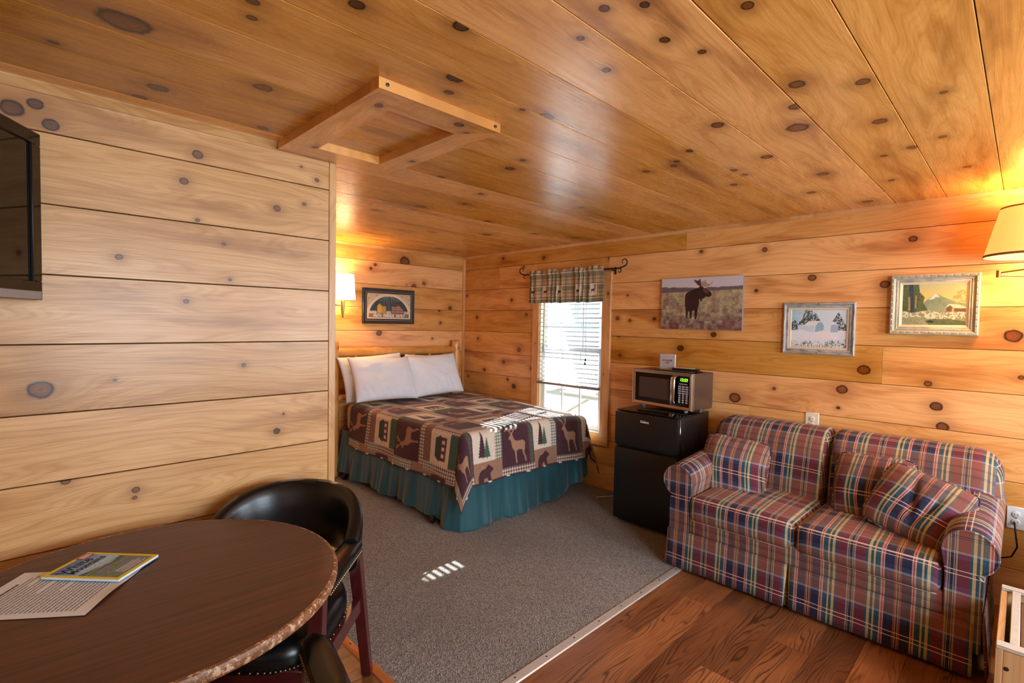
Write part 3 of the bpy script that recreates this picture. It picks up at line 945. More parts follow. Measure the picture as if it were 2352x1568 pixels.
def sash(x, z0, z1, name):
    s = MB()
    a, b, fw = WY0+0.012, WY1-0.014, 0.042
    s.box((x, a, z0), (x+0.03, a+fw, z1), 0.003).box((x, b-fw, z0), (x+0.03, b, z1), 0.003)
    s.box((x, a+fw, z0), (x+0.03, b-fw, z0+fw), 0.003).box((x, a+fw, z1-fw), (x+0.03, b-fw, z1), 0.003)
    so = s.build(name, M['white_vinyl'], win, 40)
    ny, nz = 3, 2
    for i in range(1, ny):
        yy = a+fw+(b-a-2*fw)*i/ny
        box('muntin', (x+0.009, yy-0.008, z0+fw), (x+0.021, yy+0.008, z1-fw), M['white_vinyl'], so)
    for j in range(1, nz):
        zz = z0+fw+(z1-z0-2*fw)*j/nz
        box('muntin', (x+0.0095, a+fw, zz-0.008), (x+0.0205, b-fw, zz+0.008), M['white_vinyl'], so)
    for i in range(ny):
        for j in range(nz):
            y0 = a+fw+(b-a-2*fw)*i/ny; y1 = a+fw+(b-a-2*fw)*(i+1)/ny
            q0 = z0+fw+(z1-z0-2*fw)*j/nz; q1 = z0+fw+(z1-z0-2*fw)*(j+1)/nz
            box('pane', (x+0.014, y0, q0), (x+0.016, y1, q1), M['glass'], so)
sash(XW+0.028, WZ0+0.015, 1.275, 'lower_sash')
sash(XW+0.062, 1.235, WZ1-0.012, 'upper_sash')

# blind
blind = empty('window_blind', (XW-0.02, 3.10, 0.9), label='white horizontal slat blind hanging in the window over the bed', category='blind')
by0, by1 = 2.733, 3.470
box('headrail', (XW-0.040, by0, 1.845), (XW+0.008, by1, 1.888), M['blind'], blind, 0.004)
nsl = 21
slat = MB()
sw = 0.040
pts = [(-sw/2, 0.0), (-sw/4, 0.0024), (0, 0.0032), (sw/4, 0.0024), (sw/2, 0.0)]
pts = pts+[(x, z-0.0018) for x, z in reversed(pts)]
slat.prism(pts, by0, by1, 1)
slm = slat.mesh('slat', 60)
slm.materials.append(M['blind'])
for i in range(nsl):
    z = 0.955+0.0432*i
    link_mesh('slat', slm, None, blind, Matrix.Translation((XW-0.020, 0, z)) @ Matrix.Rotation(math.radians(-13), 4, 'Y'))
box('bottom_rail', (XW-0.046, by0-0.004, 0.898), (XW+0.004, by1+0.004, 0.922), M['blind_rail'], blind, 0.005, 2)
for yy in (by0+0.10, by1-0.10):
    MB().tube([(XW-0.044, yy, 0.915), (XW-0.044, yy, 1.85)], 0.0009, 5).tube([(XW+0.001, yy, 0.915), (XW+0.001, yy, 1.85)], 0.0009, 5).build('ladder_cord', M['white_vinyl'], blind)
MB().tube([(XW-0.052, by1-0.085, 1.85), (XW-0.054, by1-0.082, 1.22)], 0.0042, 7).build('tilt_wand', M['cord'], blind)
pc = MB()
pc.tube([(XW-0.052, 2.868, 1.85), (XW-0.052, 2.866, 1.40), (XW-0.052, 2.861, 1.33)], 0.0011, 5)
pc.tube([(XW-0.052, 2.905, 1.85), (XW-0.052, 2.90, 1.55), (XW-0.052, 2.861, 1.33), (XW-0.053, 2.862, 1.18)], 0.0011, 5)
pco = pc.build('pull_cord', M['cord'], blind)
MB().lathe([(0.003, 0), (0.009, -0.02), (0.009, -0.028), (0.003, -0.032)], (XW-0.053, 2.862, 1.19), 8).build('tassel', M['iron'], pco, 40)
MB().lathe([(0.003, 0), (0.009, -0.02), (0.009, -0.028), (0.003, -0.032)], (XW-0.053, 2.866, 1.155), 8).build('tassel', M['iron'], pco, 40)

# curtain rod with scroll ends
rod = empty('curtain_rod', (XW-0.07, 3.1, 2.0), label='black iron curtain rod with scrolled ends above the window', category='curtain rod')
RX, RZ = XW-0.062, 1.995
MB().tube([(RX, 3.61, RZ), (RX, 2.55, RZ)], 0.0065, 10).build('rod', M['iron'], rod, 40)
def scroll(y, s):
    big, sm = [], []
    for i in range(26):
        a = i/25
        th = -math.pi/2 + a*1.75*math.pi
        rr = 0.036*(1-0.55*a)
        big.append((RX, y+s*(0.085+rr*math.cos(th)*1.0), RZ+0.050+rr*math.sin(th)-0.0*a))
    lead = [(RX, y, RZ), (RX, y+s*0.03, RZ+0.000), (RX, y+s*0.06, RZ+0.006)]
    for i in range(18):
        a = i/17
        th = math.pi/2 - a*1.6*math.pi
        rr = 0.020*(1-0.5*a)
        sm.append((RX, y+s*(0.04+rr*math.cos(th)), RZ-0.022+rr*math.sin(th)))
    MB().tube(lead+big, [0.0065]*3+[0.0062*(1-0.55*i/25) for i in range(26)], 8).tube([(RX, y+s*0.01, RZ)]+sm, [0.005]+[0.005*(1-0.5*i/17) for i in range(18)], 8).build('scroll_end', M['iron'], rod, 50)
scroll(3.61, 1); scroll(2.55, -1)
for yy in (3.585, 2.590):
    MB().box((XW-0.006, yy-0.008, RZ-0.045), (XW, yy+0.008, RZ+0.02), 0.002).tube([(XW-0.004, yy, RZ-0.012), (RX, yy, RZ-0.012)], 0.005, 8).build('bracket', M['iron'], rod, 40)

DEER = [(.20, .66), (.24, .70), (.30, .75), (.36, .79), (.37, .73), (.41, .66), (.47, .58), (.60, .55), (.80, .56), (.90, .52), (.94, .43), (.905, .43), (.90, .34), (.86, .23), (.92, .12), (.945, 0), (.89, 0), (.865, .12), (.80, .22), (.78, .32), (.62, .33), (.545, .31), (.53, .15), (.555, 0), (.495, 0), (.485, .15), (.455, .30), (.39, .36), (.335, .45), (.315, .57), (.27, .62), (.22, .625)]
ANT = [[(.31, .75), (.25, .82), (.20, .88), (.17, .99)], [(.25, .82), (.24, .93)], [(.20, .88), (.13, .93)], [(.34, .77), (.42, .83), (.47, .90), (.47, 1.0)], [(.42, .83), (.39, .93)], [(.47, .90), (.54, .95)]]
BEAR = [(0, 0), (.02, .35), (.09, .60), (.24, .74), (.45, .78), (.58, .90), (.66, 1.0), (.73, .94), (.84, .84), (.98, .70), (.96, .60), (.82, .54), (.75, .44), (.78, .20), (.84, 0), (.60, 0), (.55, .25), (.35, .22), (.30, 0)]
def deer_mask(x, y, flip=False, antw=0.022):
    x = 1-x if flip else x
    m = inpoly(x, y, DEER)
    for s in ANT:
        m |= stroke(x, y, s, antw)
    return m
def tree_poly(cx, w, h, n, y0=0.0):
    L, Rr = [], []
    for i in range(n):
        a = y0+h*(0.06+0.94*i/n); b = y0+h*(0.06+0.94*(i+0.75)/n)
        ww = w/2*(1-i/n)
        L += [(cx-ww, a), (cx-ww*0.55, b)]
        Rr += [(cx+ww, a), (cx+ww*0.55, b)]
    return [(cx-w*0.05, y0), (cx-w*0.05, y0+h*0.06)]+L+[(cx, y0+h)]+Rr[::-1]+[(cx+w*0.05, y0+h*0.06), (cx+w*0.05, y0)]

# valance
VY0, VY1, VZ0, VZ1 = 2.668, 3.572, 1.705, 2.028
nx, ny = 330, 120
uu = np.linspace(0, 1, nx)[None, :].repeat(ny, 0); vv = np.linspace(0, 1, ny)[:, None].repeat(nx, 1)
cl = uu*1.45                                             # cloth length before gathering
ph = 2*math.pi*(uu*11+0.55*np.sin(uu*17))
amp = 0.006+0.010*(1-vv)
Xv = XW-0.075+amp*np.sin(ph)+0.006*np.sin(uu*31+vv*2)
head = np.clip((vv-0.86)/0.14, 0, 1)
Xv = Xv-0.012*np.sin(np.clip((vv-0.80)/0.2, 0, 1)*math.pi)+0.008*head*np.sin(uu*83)
Zv = VZ0+(VZ1-VZ0)*vv+0.006*np.sin(uu*23)*head+0.004*np.sin(ph*0.5)*(1-vv)
Yv = VY1-(VY1-VY0)*uu+0.004*np.cos(ph)*(1-vv)
P3 = np.stack([Xv, Yv, Zv], -1)
def valance_colour():
    s = cl; t = vv*0.33
    base = canvas(uu, lin('#c9b188'))
    def band(q, p, a, b): 
        f = np.mod(q, p); return (f >= a) & (f < b)
    g, br, dk = np.array(lin('#58584a')), np.array(lin('#5d4335')), np.array(lin('#39352d'))
    p = 0.125
    for q in (s, t+0.01):
        m = band(q, p, 0.0, 0.045); base[m] = base[m]*0.42+g*0.58
        m = band(q, p, 0.058, 0.066) | band(q, p, 0.100, 0.108); base[m] = base[m]*0.4+br*0.6
        m = band(q, p, 0.047, 0.052); base[m] = base[m]*0.5+np.array(lin('#e6d7b4'))*0.5
    for c in (0.055, 0.235, 0.445, 0.70, 0.885):
        q = (uu-c)*1.45/0.115+0.5
        r = (t-0.075)/0.085
        m = (q > 0) & (q < 1) & (r > -0.15) & (r < 1.15)
        base[m] = np.array(lin('#d9cbb0'))
        m &= deer_mask((q-0.5)*1.15+0.5, r, True, 0.03)
        base[m] = np.array(lin('#64201c'))
    return base
val = tag(link_mesh('valance', grid_mesh('valance', P3, valance_colour()), M['valance']), 'gathered green and tan plaid valance with deer patches above the window', 'valance')
sm_ = val.modifiers.new('thick', 'SOLIDIFY'); sm_.thickness = 0.002

# ------------------------------------------------------------------ pictures
mo = empty('moose_canvas', (XW-0.01, 1.795, 1.475), label='unframed canvas print of a moose standing in a meadow', category='picture')
mw_, mh_ = 0.652, 0.405
MOOSE = [(.315, .66), (.33, .70), (.36, .735), (.42, .775), (.475, .80), (.50, .83), (.53, .83), (.545, .80), (.60, .755), (.635, .71), (.645, .66), (.63, .625), (.60, .62), (.575, .635), (.565, .61), (.53, .585), (.525, .54), (.508, .54), (.505, .585), (.49, .58), (.495, .50), (.48, .40), (.475, .30), (.465, .20), (.445, .20), (.44, .30), (.435, .37), (.41, .36), (.405, .22), (.385, .20), (.375, .35), (.36, .36), (.35, .22), (.335, .22), (.325, .38), (.315, .50)]
def moose_art(u, v):
    C = canvas(u, lin('#8d8a66'))
    n = fbm(u*1.6, v, 14, 3); n2 = fbm(u*1.6, v, 46, 9, 3)
    a, b, c = np.array(lin('#b3a97f')), np.array(lin('#8a6d62')), np.array(lin('#6b3d4a'))
    C[:] = a+(b-a)*np.clip(n*1.6-0.4, 0, 1)[..., None]
    w = np.clip((0.42-v)*1.7+(n-0.5)*1.2+np.abs(u-0.5)*0.4, 0, 1)[..., None]
    C[:] = C*(1-w)+c*w
    C *= (0.65+0.7*n2)[..., None]
    hor = 0.735+0.03*(u-0.5)
    tl = hor+0.10-0.05*np.clip(u*2, 0, 1)+0.03*fbm(u, v*0, 18, 5)
    m = v > hor; C[m] = np.array(lin('#6a5f62'))*(0.6+0.8*n2[m])[..., None]
    m = v > tl; C[m] = np.array(lin('#c9c3c8'))
    m = inpoly(u, v, MOOSE)
    C[m] = np.array(lin('#2d1a1e'))*(0.6+1.0*n[m])[..., None]
    m = inpoly(u, v, [(.42, .945), (.43, .96), (.45, .945), (.48, .94), (.495, .97), (.505, .97), (.51, .90), (.525, .83), (.51, .82), (.47, .855)])
    C[m] = np.array(lin('#63332f'))
    m = inpoly(u, v, [(.515, .83), (.52, .93), (.545, .92), (.575, .955), (.57, .91), (.585, .88), (.62, .86), (.655, .93), (.65, .89), (.615, .83), (.57, .81)])
    C[m] = np.array(lin('#b08f78'))
    m = inpoly(u, v, [(.54, .785), (.60, .745), (.61, .70), (.585, .685), (.555, .72), (.535, .745)])
    C[m] = np.array(lin('#6d3f36'))
    return C
box('canvas_block', (XW-0.026, 1.795-mw_/2, 1.679-mh_/2), (XW-0.0005, 1.795+mw_/2, 1.679+mh_/2), simple('canvas_edge', lin('#8c7f86'), 0.7, scale=8), mo, 0.003)
art('print', mw_, mh_, 230, moose_art, M['print'], mo, on_right(1.795, 1.679, XW-0.0265))

# winter farm picture in a grey frame
wp = empty('winter_picture', (XW-0.01, 0.979, 1.33), label='small snowy barn picture in a pickled grey wooden frame', category='picture')
ww_, wh_ = 0.424, 0.346
fm = on_right(0.979, 1.501, XW-0.0005)
moulding('frame', ww_, wh_, [(0, .018), (.006, .024), (.012, .022), (.018, .014), (.030, .016), (.034, .012)], M['grey_frame'], wp, fm)
moulding('liner', ww_-0.068, wh_-0.068, [(0, .010), (.012, .010), (.016, .006)], M['linen'], wp, fm)
def winter_art(u, v):
    n = fbm(u*1.4, v, 12, 21); n2 = fbm(u*1.4, v, 40, 31, 3)
    C = canvas(u, lin('#cfdbe2'))
    lb = np.array(lin('#9cc4d4')); C[:] = C+(lb-C)*np.clip(1-u*2.4+(n-.5), 0, 1)[..., None]
    dk, wt = np.array(lin('#3f5052')), np.array(lin('#cfd6d6'))
    def tree(poly):
        m = inpoly(u, v, poly); C[m] = dk+(wt-dk)*np.clip((n2[m]-0.52)*6, 0, 1)[..., None]
    tree([(.13, .58), (.15, .68), (.20, .74), (.22, .84), (.26, 1), (.38, 1), (.40, .86), (.44, .92), (.48, .86), (.53, .72), (.50, .60)])
    tree([(0, .44), (0, .66), (.05, .72), (.09, .70), (.12, .62), (.12, .44)])
    tree([(.75, .70), (.80, .80), (.84, .92), (.86, .92), (.92, .78), (.97, .64), (1, .60), (1, .44), (.86, .42), (.84, .62)])
    m = v < 0.44+0.02*np.sin(u*9); C[m] = np.array(lin('#dfe3e8'))*(0.93+0.1*n[m])[..., None]
    for poly, c in (([(.27, .42), (.27, .58), (.45, .58), (.45, .40)], '#c4d2dc'), ([(.45, .40), (.46, .59), (.545, .69), (.60, .60), (.60, .46)], '#8fb2c6'), ([(.16, .575), (.25, .60), (.33, .70), (.54, .705), (.46, .59), (.24, .575)], '#e3ddd6'), ([(.72, .40), (.73, .60), (.80, .64), (.86, .58), (.85, .41)], '#9db6c6'), ([(.70, .60), (.75, .645), (.80, .655), (.88, .585), (.80, .62)], '#dfe0de')):
        C[inpoly(u, v, poly)] = np.array(lin(c))
    m = stroke(u, v, [(.165, .575), (.165, .41)], .008) | stroke(u, v, [(.22, .575), (.22, .41)], .006); C[m] = np.array(lin('#dfe3e2'))
    m = inpoly(u, v, [(.51, .43), (.60, .44), (.72, .42), (.74, .22), (.52, .20), (.44, .24)]); C[m] = C[m]*.5+np.array(lin('#ead9cf'))*.5
    g = np.clip(0.20-v+0.10*(u-0.6)+(n-.5)*.25, 0, .12)/.12
    g *= np.clip((n2-.42)*5, 0, 1)
    C[:] = C*(1-g[..., None])+np.array(lin('#4f6260'))*g[..., None]
    return C
art('painting', ww_-0.098, wh_-0.098, 150, winter_art, M['oil'], wp, on_right(0.979, 1.501, XW-0.0060))
for dz in (-wh_/2+0.010, wh_/2-0.010):
    MB().lathe([(.0035, 0), (.0035, .002), (.001, .003)], (0, 0, 0), 8).build('nail', M['screw'], wp, None, on_right(0.979, 1.501+dz, XW-0.022))

# mountain landscape in a carved sage frame
lp = empty('landscape_picture', (XW-0.01, 0.388, 1.477), label='mountain cabin painting in a deep carved sage frame', category='picture')
lw_, lh_ = 0.402, 0.352
fm = on_right(0.388, 1.653, XW-0.0005)
lf = moulding('frame', lw_, lh_, [(0, .030), (.006, .034), (.016, .030), (.026, .018), (.028, .022), (.033, .022), (.036, .016), (.044, .018)], M['green_frame'], lp, fm)
moulding('liner', lw_-0.088, lh_-0.088, [(0, .016), (.010, .010), (.013, .008)], M['linen'], lp, fm)
bead = MB().box((-0.014, -0.0035, -0.001), (0.014, 0.0035, 0.004), 0.0015).mesh('bead', 40); bead.materials.append(M['green_frame'])
for i in range(11):
    for s in (-1, 1):
        link_mesh('bead', bead, None, lf, fm @ Matrix.Translation((-lw_/2+0.030+i*0.0342, s*(lh_/2-0.012), 0.031)))
for i in range(9):
    for s in (-1, 1):
        link_mesh('bead', bead, None, lf, fm @ Matrix.Translation((s*(lw_/2-0.012), -lh_/2+0.034+i*0.0355, 0.031)) @ Matrix.Rotation(math.pi/2, 4, 'Z'))
def land_art(u, v):
    n = fbm(u*1.5, v, 10, 41); n2 = fbm(u*1.5, v, 34, 51, 3)
    C = canvas(u, lin('#cdbd74'))
    gq = np.array(lin('#a9b98c')); C[:] = C+(gq-C)*np.clip((v-0.75)*3, 0, 1)[..., None]
    m = inpoly(u, v, [(.35, .55), (.45, .68), (.54, .78), (.62, .70), (.75, .62), (.85, .55), (1, .52), (1, .3), (.3, .3)])
    C[m] = (np.array(lin('#7f9070'))*(0.75+.5*n[m])[..., None])
    m = inpoly(u, v, [(.42, .62), (.54, .78), (.56, .74), (.60, .68), (.53, .68), (.50, .63)]); C[m] = np.array(lin('#d5d3bf'))
    m = v < 0.36+0.03*np.sin(u*11); C[m] = (np.array(lin('#8d9068'))*(0.6+.8*n2[m])[..., None])
    k = (np.abs(v-0.25-0.05*np.sin(u*7)) < 0.10) & (n2 > 0.5); C[k] = np.array(lin('#cfcaae'))
    m = inpoly(u, v, [(0, 1), (0, .35), (.15, .30), (.30, .33), (.42, .36), (.34, .55), (.36, .68), (.28, .80), (.26, 1)])
    C[m] = (np.array(lin('#53603f'))*(0.4+1.2*n2[m])[..., None])
    m = stroke(u, v, [(.13, 1), (.15, .7), (.16, .36)], .035); C[m] = np.array(lin('#3a434c'))*(0.6+.8*n2[m])[..., None]
    m = stroke(u, v, [(.11, .68), (.12, .36)], .014) | stroke(u, v, [(.22, .72), (.22, .42)], .010); C[m] = np.array(lin('#a88d5a'))
    m = inpoly(u, v, [(.70, .33), (.70, .42), (.75, .50), (.80, .42), (1, .40), (1, .32)]); C[m] = np.array(lin('#6d4f40'))
    m = inpoly(u, v, [(.68, .40), (.74, .51), (.90, .49), (1, .43), (1, .40), (.82, .41), (.76, .48)]); C[m] = np.array(lin('#d8c9a4'))
    m = inpoly(u, v, [(.79, .33), (.79, .41), (.82, .41), (.82, .33)]); C[m] = np.array(lin('#d9a83f'))
    m = inpoly(u, v, [(.80, .50), (.78, .66), (.86, .82), (.95, .84), (1, .78), (1, .48)]) & (n2 > 0.48); C[m] = np.array(lin('#9c9660'))
    m = inpoly(u, v, [(.38, .10), (.50, .15), (.75, .15), (1, .10), (1, 0), (.45, 0)]); C[m] = np.array(lin('#5d6a45'))*(0.6+.8*n[m])[..., None]
    m = inpoly(u, v, [(.40, .07), (.45, .12), (.52, .10), (.50, .05)]); C[m] = np.array(lin('#2c3630'))
    return C
art('painting', lw_-0.112, lh_-0.112, 150, land_art, M['oil'], lp, on_right(0.388, 1.653, XW-0.0086))

# folk-art picture beside the bed lamp
fp = empty('folk_picture', (2.84, YB-0.01, 1.47), label='black framed folk art picture of two houses under an arch', category='picture')
fw_, fh_ = 0.612, 0.362
fm = on_back(2.840, 1.651, YB-0.0005)
moulding('frame', fw_, fh_, [(0, .016), (.006, .022), (.028, .018), (.034, .012), (.044, .013), (.050, .010)], M['black_frame'], fp, fm)
moulding('fillet', fw_-0.066, fh_-0.066, [(0, .0135), (.003, .0135)], M['gold_line'], fp, fm)
def folk_art(u, v):
    n = fbm(u*1.7, v, 26, 61, 3)
    C = canvas(u, lin('#cbb595'))*(0.94+.12*n)[..., None]
    r = ((u-.5)/.475)**2+((v-.115)/.80)**2
    C[(r < 1.18) & (v > .08)] = np.array(lin('#dcc3a0'))
    C[(r < 1.18) & (r > 1.13) & (v > .08)] = np.array(lin('#a98d6c'))
    ins = (r < .86) & (v > .10)
    C[ins] = np.array(lin('#333a3f'))
    C[ins & (v < .28+.03*np.sin(u*6))] = np.array(lin('#8b6640'))
    for k in range(9):
        x0 = .5+(k-4)*.045
        m = stroke(u, v, [(.5+(k-4)*.006, .86), (x0, .80-.02*abs(k-4)), (.5+(k-4)*.062, .58+.03*abs(k-4))], .007)
        C[m & ins] = np.array(lin('#6b7567'))
    C[stroke(u, v, [(.495, .84), (.49, .30)], .012) & ins] = np.array(lin('#55584f'))
    for poly, c in (([(.24, .26), (.24, .50), (.29, .60), (.335, .50), (.335, .26)], '#cf9f36'), ([(.335, .26), (.335, .52), (.43, .50), (.43, .25)], '#b98b2e'), ([(.29, .60), (.335, .50), (.43, .50), (.40, .61)], '#44403c'), ([(.55, .26), (.55, .50), (.66, .50), (.66, .26)], '#84453f'), ([(.66, .26), (.66, .50), (.70, .58), (.82, .36), (.82, .26)], '#8f4f49'), ([(.55, .50), (.60, .61), (.70, .60), (.66, .50)], '#3f3b39')):
        C[inpoly(u, v, poly)] = np.array(lin(c))
    for xx in np.arange(.565, .80, .032):
        for yy in (.31, .40, .47):
            m = (abs(u-xx) < .007) & (abs(v-yy) < .018) & inpoly(u, v, [(.55, .26), (.55, .50), (.66, .50), (.70, .57), (.82, .36), (.82, .26)])
            C[m] = np.array(lin('#c9b7a0'))
    for x0, x1 in ((.05, .23), (.44, .54), (.83, .95)):
        m = ((abs(v-.30) < .010) | (abs(v-.26) < .010)) & (u > x0) & (u < x1)
        for xx in np.arange(x0+.01, x1, .035):
            m |= (abs(u-xx) < .006) & (v > .23) & (v < .34)
        C[m & ins] = np.array(lin('#d5cfc0'))
    for s in (0, 1):
        q = 1-u if s else u
        m = stroke(q, v, [(.04, .55), (.05, .70), (.10, .80), (.18, .90), (.30, .95)], .006)
        for a, b in ((.06, .78), (.10, .90), (.16, .96), (.04, .90), (.22, .88)):
            m |= (q-a)**2*2.9+(v-b)**2 < .028**2
        C[m & (r > 1.18)] = np.array(lin('#a08a68'))
    return C
art('print', fw_-0.072, fh_-0.072, 230, folk_art, M['print'], fp, on_back(2.840, 1.651, YB-0.0105))
for wd, dx in (('FAITH', -0.140), ('FRIENDS', -0.008), ('FAMILY', 0.134)):
    text('lettering', wd, 0.046, M['white_print'], fp, on_back(2.840+dx, 1.651-0.098, YB-0.0110), bold=0.0006, shear=0.12, width=0.72)['kind'] = 'stuff'
MB().lathe([(.005, 0), (.005, .003), (.002, .004)], (0, 0, 0), 8).build('nail', M['chrome'], fp, None, on_back(2.835, 1.651+fh_/2-0.014, YB-0.022))

# ------------------------------------------------------------------ lamps
sc = empty('bed_wall_lamp', (2.262, YB, 1.55), label='lit white shaded wall sconce beside the folk art picture', category='wall lamp')
SX, SY = 2.262, YB-0.135
shade = MB()
def oval(cx, cy, a, b, z, n=28):
    return [(cx+a*math.cos(2*math.pi*k/n), cy+b*math.sin(2*math.pi*k/n), z) for k in range(n)]
o1, o2 = oval(SX, SY, 0.122, 0.095, 1.697), oval(SX, SY, 0.108, 0.082, 1.937)
i1, i2 = oval(SX, SY, 0.119, 0.092, 1.697), oval(SX, SY, 0.105, 0.079, 1.937)
n = 28
shade.add(o1+o2+i2+i1, [(r*n+k, r*n+(k+1) % n, ((r+1) % 4)*n+(k+1) % n, ((r+1) % 4)*n+k) for r in range(4) for k in range(n)])
shade.build('shade', M['shade_white'], sc, 40)
MB().lathe([(.008, 0), (.014, .05), (.019, .14), (.019, .16)], (SX, SY, 1.535), 14).ball((SX, SY, 1.530), 0.010).build('stem', M['brass'], sc, 40)
MB().tube([(SX, SY, 1.645), (SX-0.04, YB-0.06, 1.645), (SX-0.075, YB-0.01, 1.645)], 0.008, 10).build('arm', M['chrome'], sc, 40)
MB().lathe([(.055, 0), (.055, .006), (.045, .014), (.015, .02)], (0, 0, 0), 24).build('back_plate', M['chrome'], sc, 40, on_back(SX-0.078, 1.630, YB))
MB().ball((SX, SY, 1.80), 0.028, 12, 1.3).build('bulb', M['bulb'], sc, 60)
add_light('bed_lamp_glow', 'POINT', (SX, SY, 1.875), 14.0, (1.0, 0.66, 0.32), shadow_soft_size=0.05)
add_light('bed_lamp_down', 'POINT', (SX, SY, 1.715), 6.0, (1.0, 0.70, 0.36), shadow_soft_size=0.05)

sl = empty('swing_arm_lamp', (XW, 0.0, 1.79), label='lit amber shaded swing arm wall lamp beside the carved sage frame', category='wall lamp')
LX, LY = 3.635, -0.008
shade = MB()
prof = [(0.184, 1.882), (0.126, 2.126), (0.1235, 2.126), (0.1815, 1.882)]
shade.lathe(prof, (LX, LY, 0), 40, True)
sho = shade.build('shade', M['shade_amber'], sl, 40)
MB().lathe([(0.1852, 1.880), (0.1835, 1.892), (0.1815, 1.892), (0.183, 1.880)], (LX, LY, 0), 40, True).build('binding', simple('shade_binding', lin('#8b5a34'), 0.7), sho, 40)
MB().lathe([(0.1275, 2.119), (0.1262, 2.129), (0.1225, 2.129), (0.1235, 2.119)], (LX, LY, 0), 40, True).build('binding', bpy.data.materials['shade_binding'], sho, 40)
MB().lathe([(.009, 0), (.012, .03), (.016, .035), (.016, .085)], (LX, LY, 1.815), 14).build('socket', M['brass'], sl, 40)
MB().ball((LX, LY, 1.95), 0.032, 12, 1.3).build('bulb', M['bulb'], sl, 60)
MB().tube([(LX+0.005, 0.112, 1.806), (LX, LY, 1.822)], 0.0062, 10).tube([(LX+0.005, 0.112, 1.792), (LX+0.12, -0.07, 1.785), (XW-0.01, -0.09, 1.785)], 0.0062, 10).build('arm', M['brass'], sl, 40)
MB().lathe([(.010, 0), (.010, .036)], (LX+0.005, 0.112, 1.781), 14).build('joint', M['brass'], sl, 40)
MB().box((XW-0.022, -0.115, 1.72), (XW, -0.065, 1.85), 0.006).build('back_plate', M['brass'], sl, 40)
add_light('sofa_lamp_glow', 'POINT', (LX, LY, 2.06), 17.0, (1.0, 0.56, 0.20), shadow_soft_size=0.05)
add_light('sofa_lamp_down', 'POINT', (LX, LY, 1.90), 7.0, (1.0, 0.60, 0.26), shadow_soft_size=0.05)

# sockets
def outlet(y, z, w, h, mat, label, slots=True):
    o = empty('wall_outlet', (XW, y, z), label=label, category='outlet')
    box('plate', (XW-0.006, y-w/2, z-h/2), (XW+0.001, y+w/2, z+h/2), mat, o, 0.003)
    for s in (-1, 1):
        f = MB().lathe([(.017, 0), (.017, .003), (.015, .004)], (0, 0, 0), 18).build('socket_face', mat, o, 40, on_right(y, z+s*0.020, XW-0.006))
        if slots:
            for q in (-1, 1):
                box('slot', (XW-0.0105, y+q*0.0065-0.001, z+s*0.020-0.004), (XW-0.0100, y+q*0.0065+0.001, z+s*0.020+0.005), M['ink_black'], f)
    MB().lathe([(.003, 0), (.003, .001)], (0, 0, 0), 8).build('screw', M['screw'], o, None, on_right(y, z, XW-0.006))
outlet(0.994, 0.872, 0.082, 0.124, M['outlet'], 'ivory wall outlet above the plaid sofa back')
outlet(0.0, 0.500, 0.076, 0.122, M['white_plate'], 'white wall outlet plate beside the sofa arm')

# outside the window: pale yard, bench and posts seen through the glass
tag(box('yard', (XW+0.4, -6, -0.55), (26, 22, -0.45), M['snow']), kind='structure')
rl = empty('outdoor_table', (5.5, 4.2, -0.45), label='weathered outdoor wooden table seen through the window glass', category='table')
box('top_board', (5.46, 2.6, 0.505), (5.62, 5.4, 0.555), M['weathered'], rl, 0.004)
box('top_board', (5.64, 2.6, 0.505), (5.80, 5.4, 0.555), M['weathered'], rl, 0.004)
for a, b in (((5.62, 3.75, 0.70), (5.62, 4.75, 0.10)), ((5.62, 4.95, 0.50), (5.62, 5.35, -0.45)), ((5.62, 2.95, 0.50), (5.62, 2.65, -0.45))):
    MB().tube([a, b], 0.045, 4).build('brace', M['weathered'], rl)
pst = empty('porch_post', (6.4, 4.9, -0.45), label='pale porch post with rails beyond the window', category='post')
box('post', (6.34, 4.90, -0.45), (6.46, 5.02, 3.0), M['siding'], pst, 0.004)
box('rail', (6.37, 3.1, 1.42), (6.43, 7.4, 1.52), M['siding'], pst, 0.004)

pr_ = empty('sun_blocker', (5.5, 0, 2.6), kind='structure')  # unseen slabs added outside, edge stepped to limit the sun patch on the carpet
box('blocker_slab', (XW+0.3, -5.0, 2.62), (8.5, 3.45, 2.70), M['siding'], pr_)
box('blocker_edge', (XW+0.3, 3.451, 2.58), (5.27, 3.47, 2.72), M['siding'], pr_)
box('blocker_slab', (5.27, 3.451, 2.62), (8.5, 3.66, 2.70), M['siding'], pr_)
# ------------------------------------------------------------------ bed
BX0, BX1, BY0, BY1, BZ = 2.29, 3.685, 2.80, 4.60, 0.700
bed = empty('log_bed', (2.99, 3.7, 0), label='peeled log bed with rounded posts and a spindled headboard', category='bed')
def log(name, a, b, r, parent, seed, rough=0.03, n=14, taper=1.0):
    """slightly irregular peeled log, modelled along local x"""
    a, b = Vector(a), Vector(b)
    L = (b-a).length
    ex = (b-a).normalized()
    ey = ex.cross(Vector((0, 0, 1)) if abs(ex.z) < 0.9 else Vector((0, 1, 0))).normalized()
    rs = random.Random(seed)
    st = 12
    pts = [(L*i/st, rs.uniform(-1, 1)*r*rough, rs.uniform(-1, 1)*r*rough) for i in range(st+1)]
    rad = [r*(1+rs.uniform(-1, 1)*rough)*(1+(taper-1)*i/st) for i in range(st+1)]
    rad = [rad[0]*0.86]+rad+[rad[-1]*0.86]
    pts = [(-0.008, 0, 0)]+pts+[(L+0.008, 0, 0)]
    o = MB().tube(pts, rad, n).build(name, M['pine_log'], parent, 40, frame(a, ex, ey, ex.cross(ey)))
    o['seed'] = rs.uniform(0, 9); o['tone'] = 0.1
    for i in range(4):
        o['k%d' % i] = [rs.uniform(0, L), rs.uniform(-r, r)*0.7, 0.007]
    return o
HY = 4.625
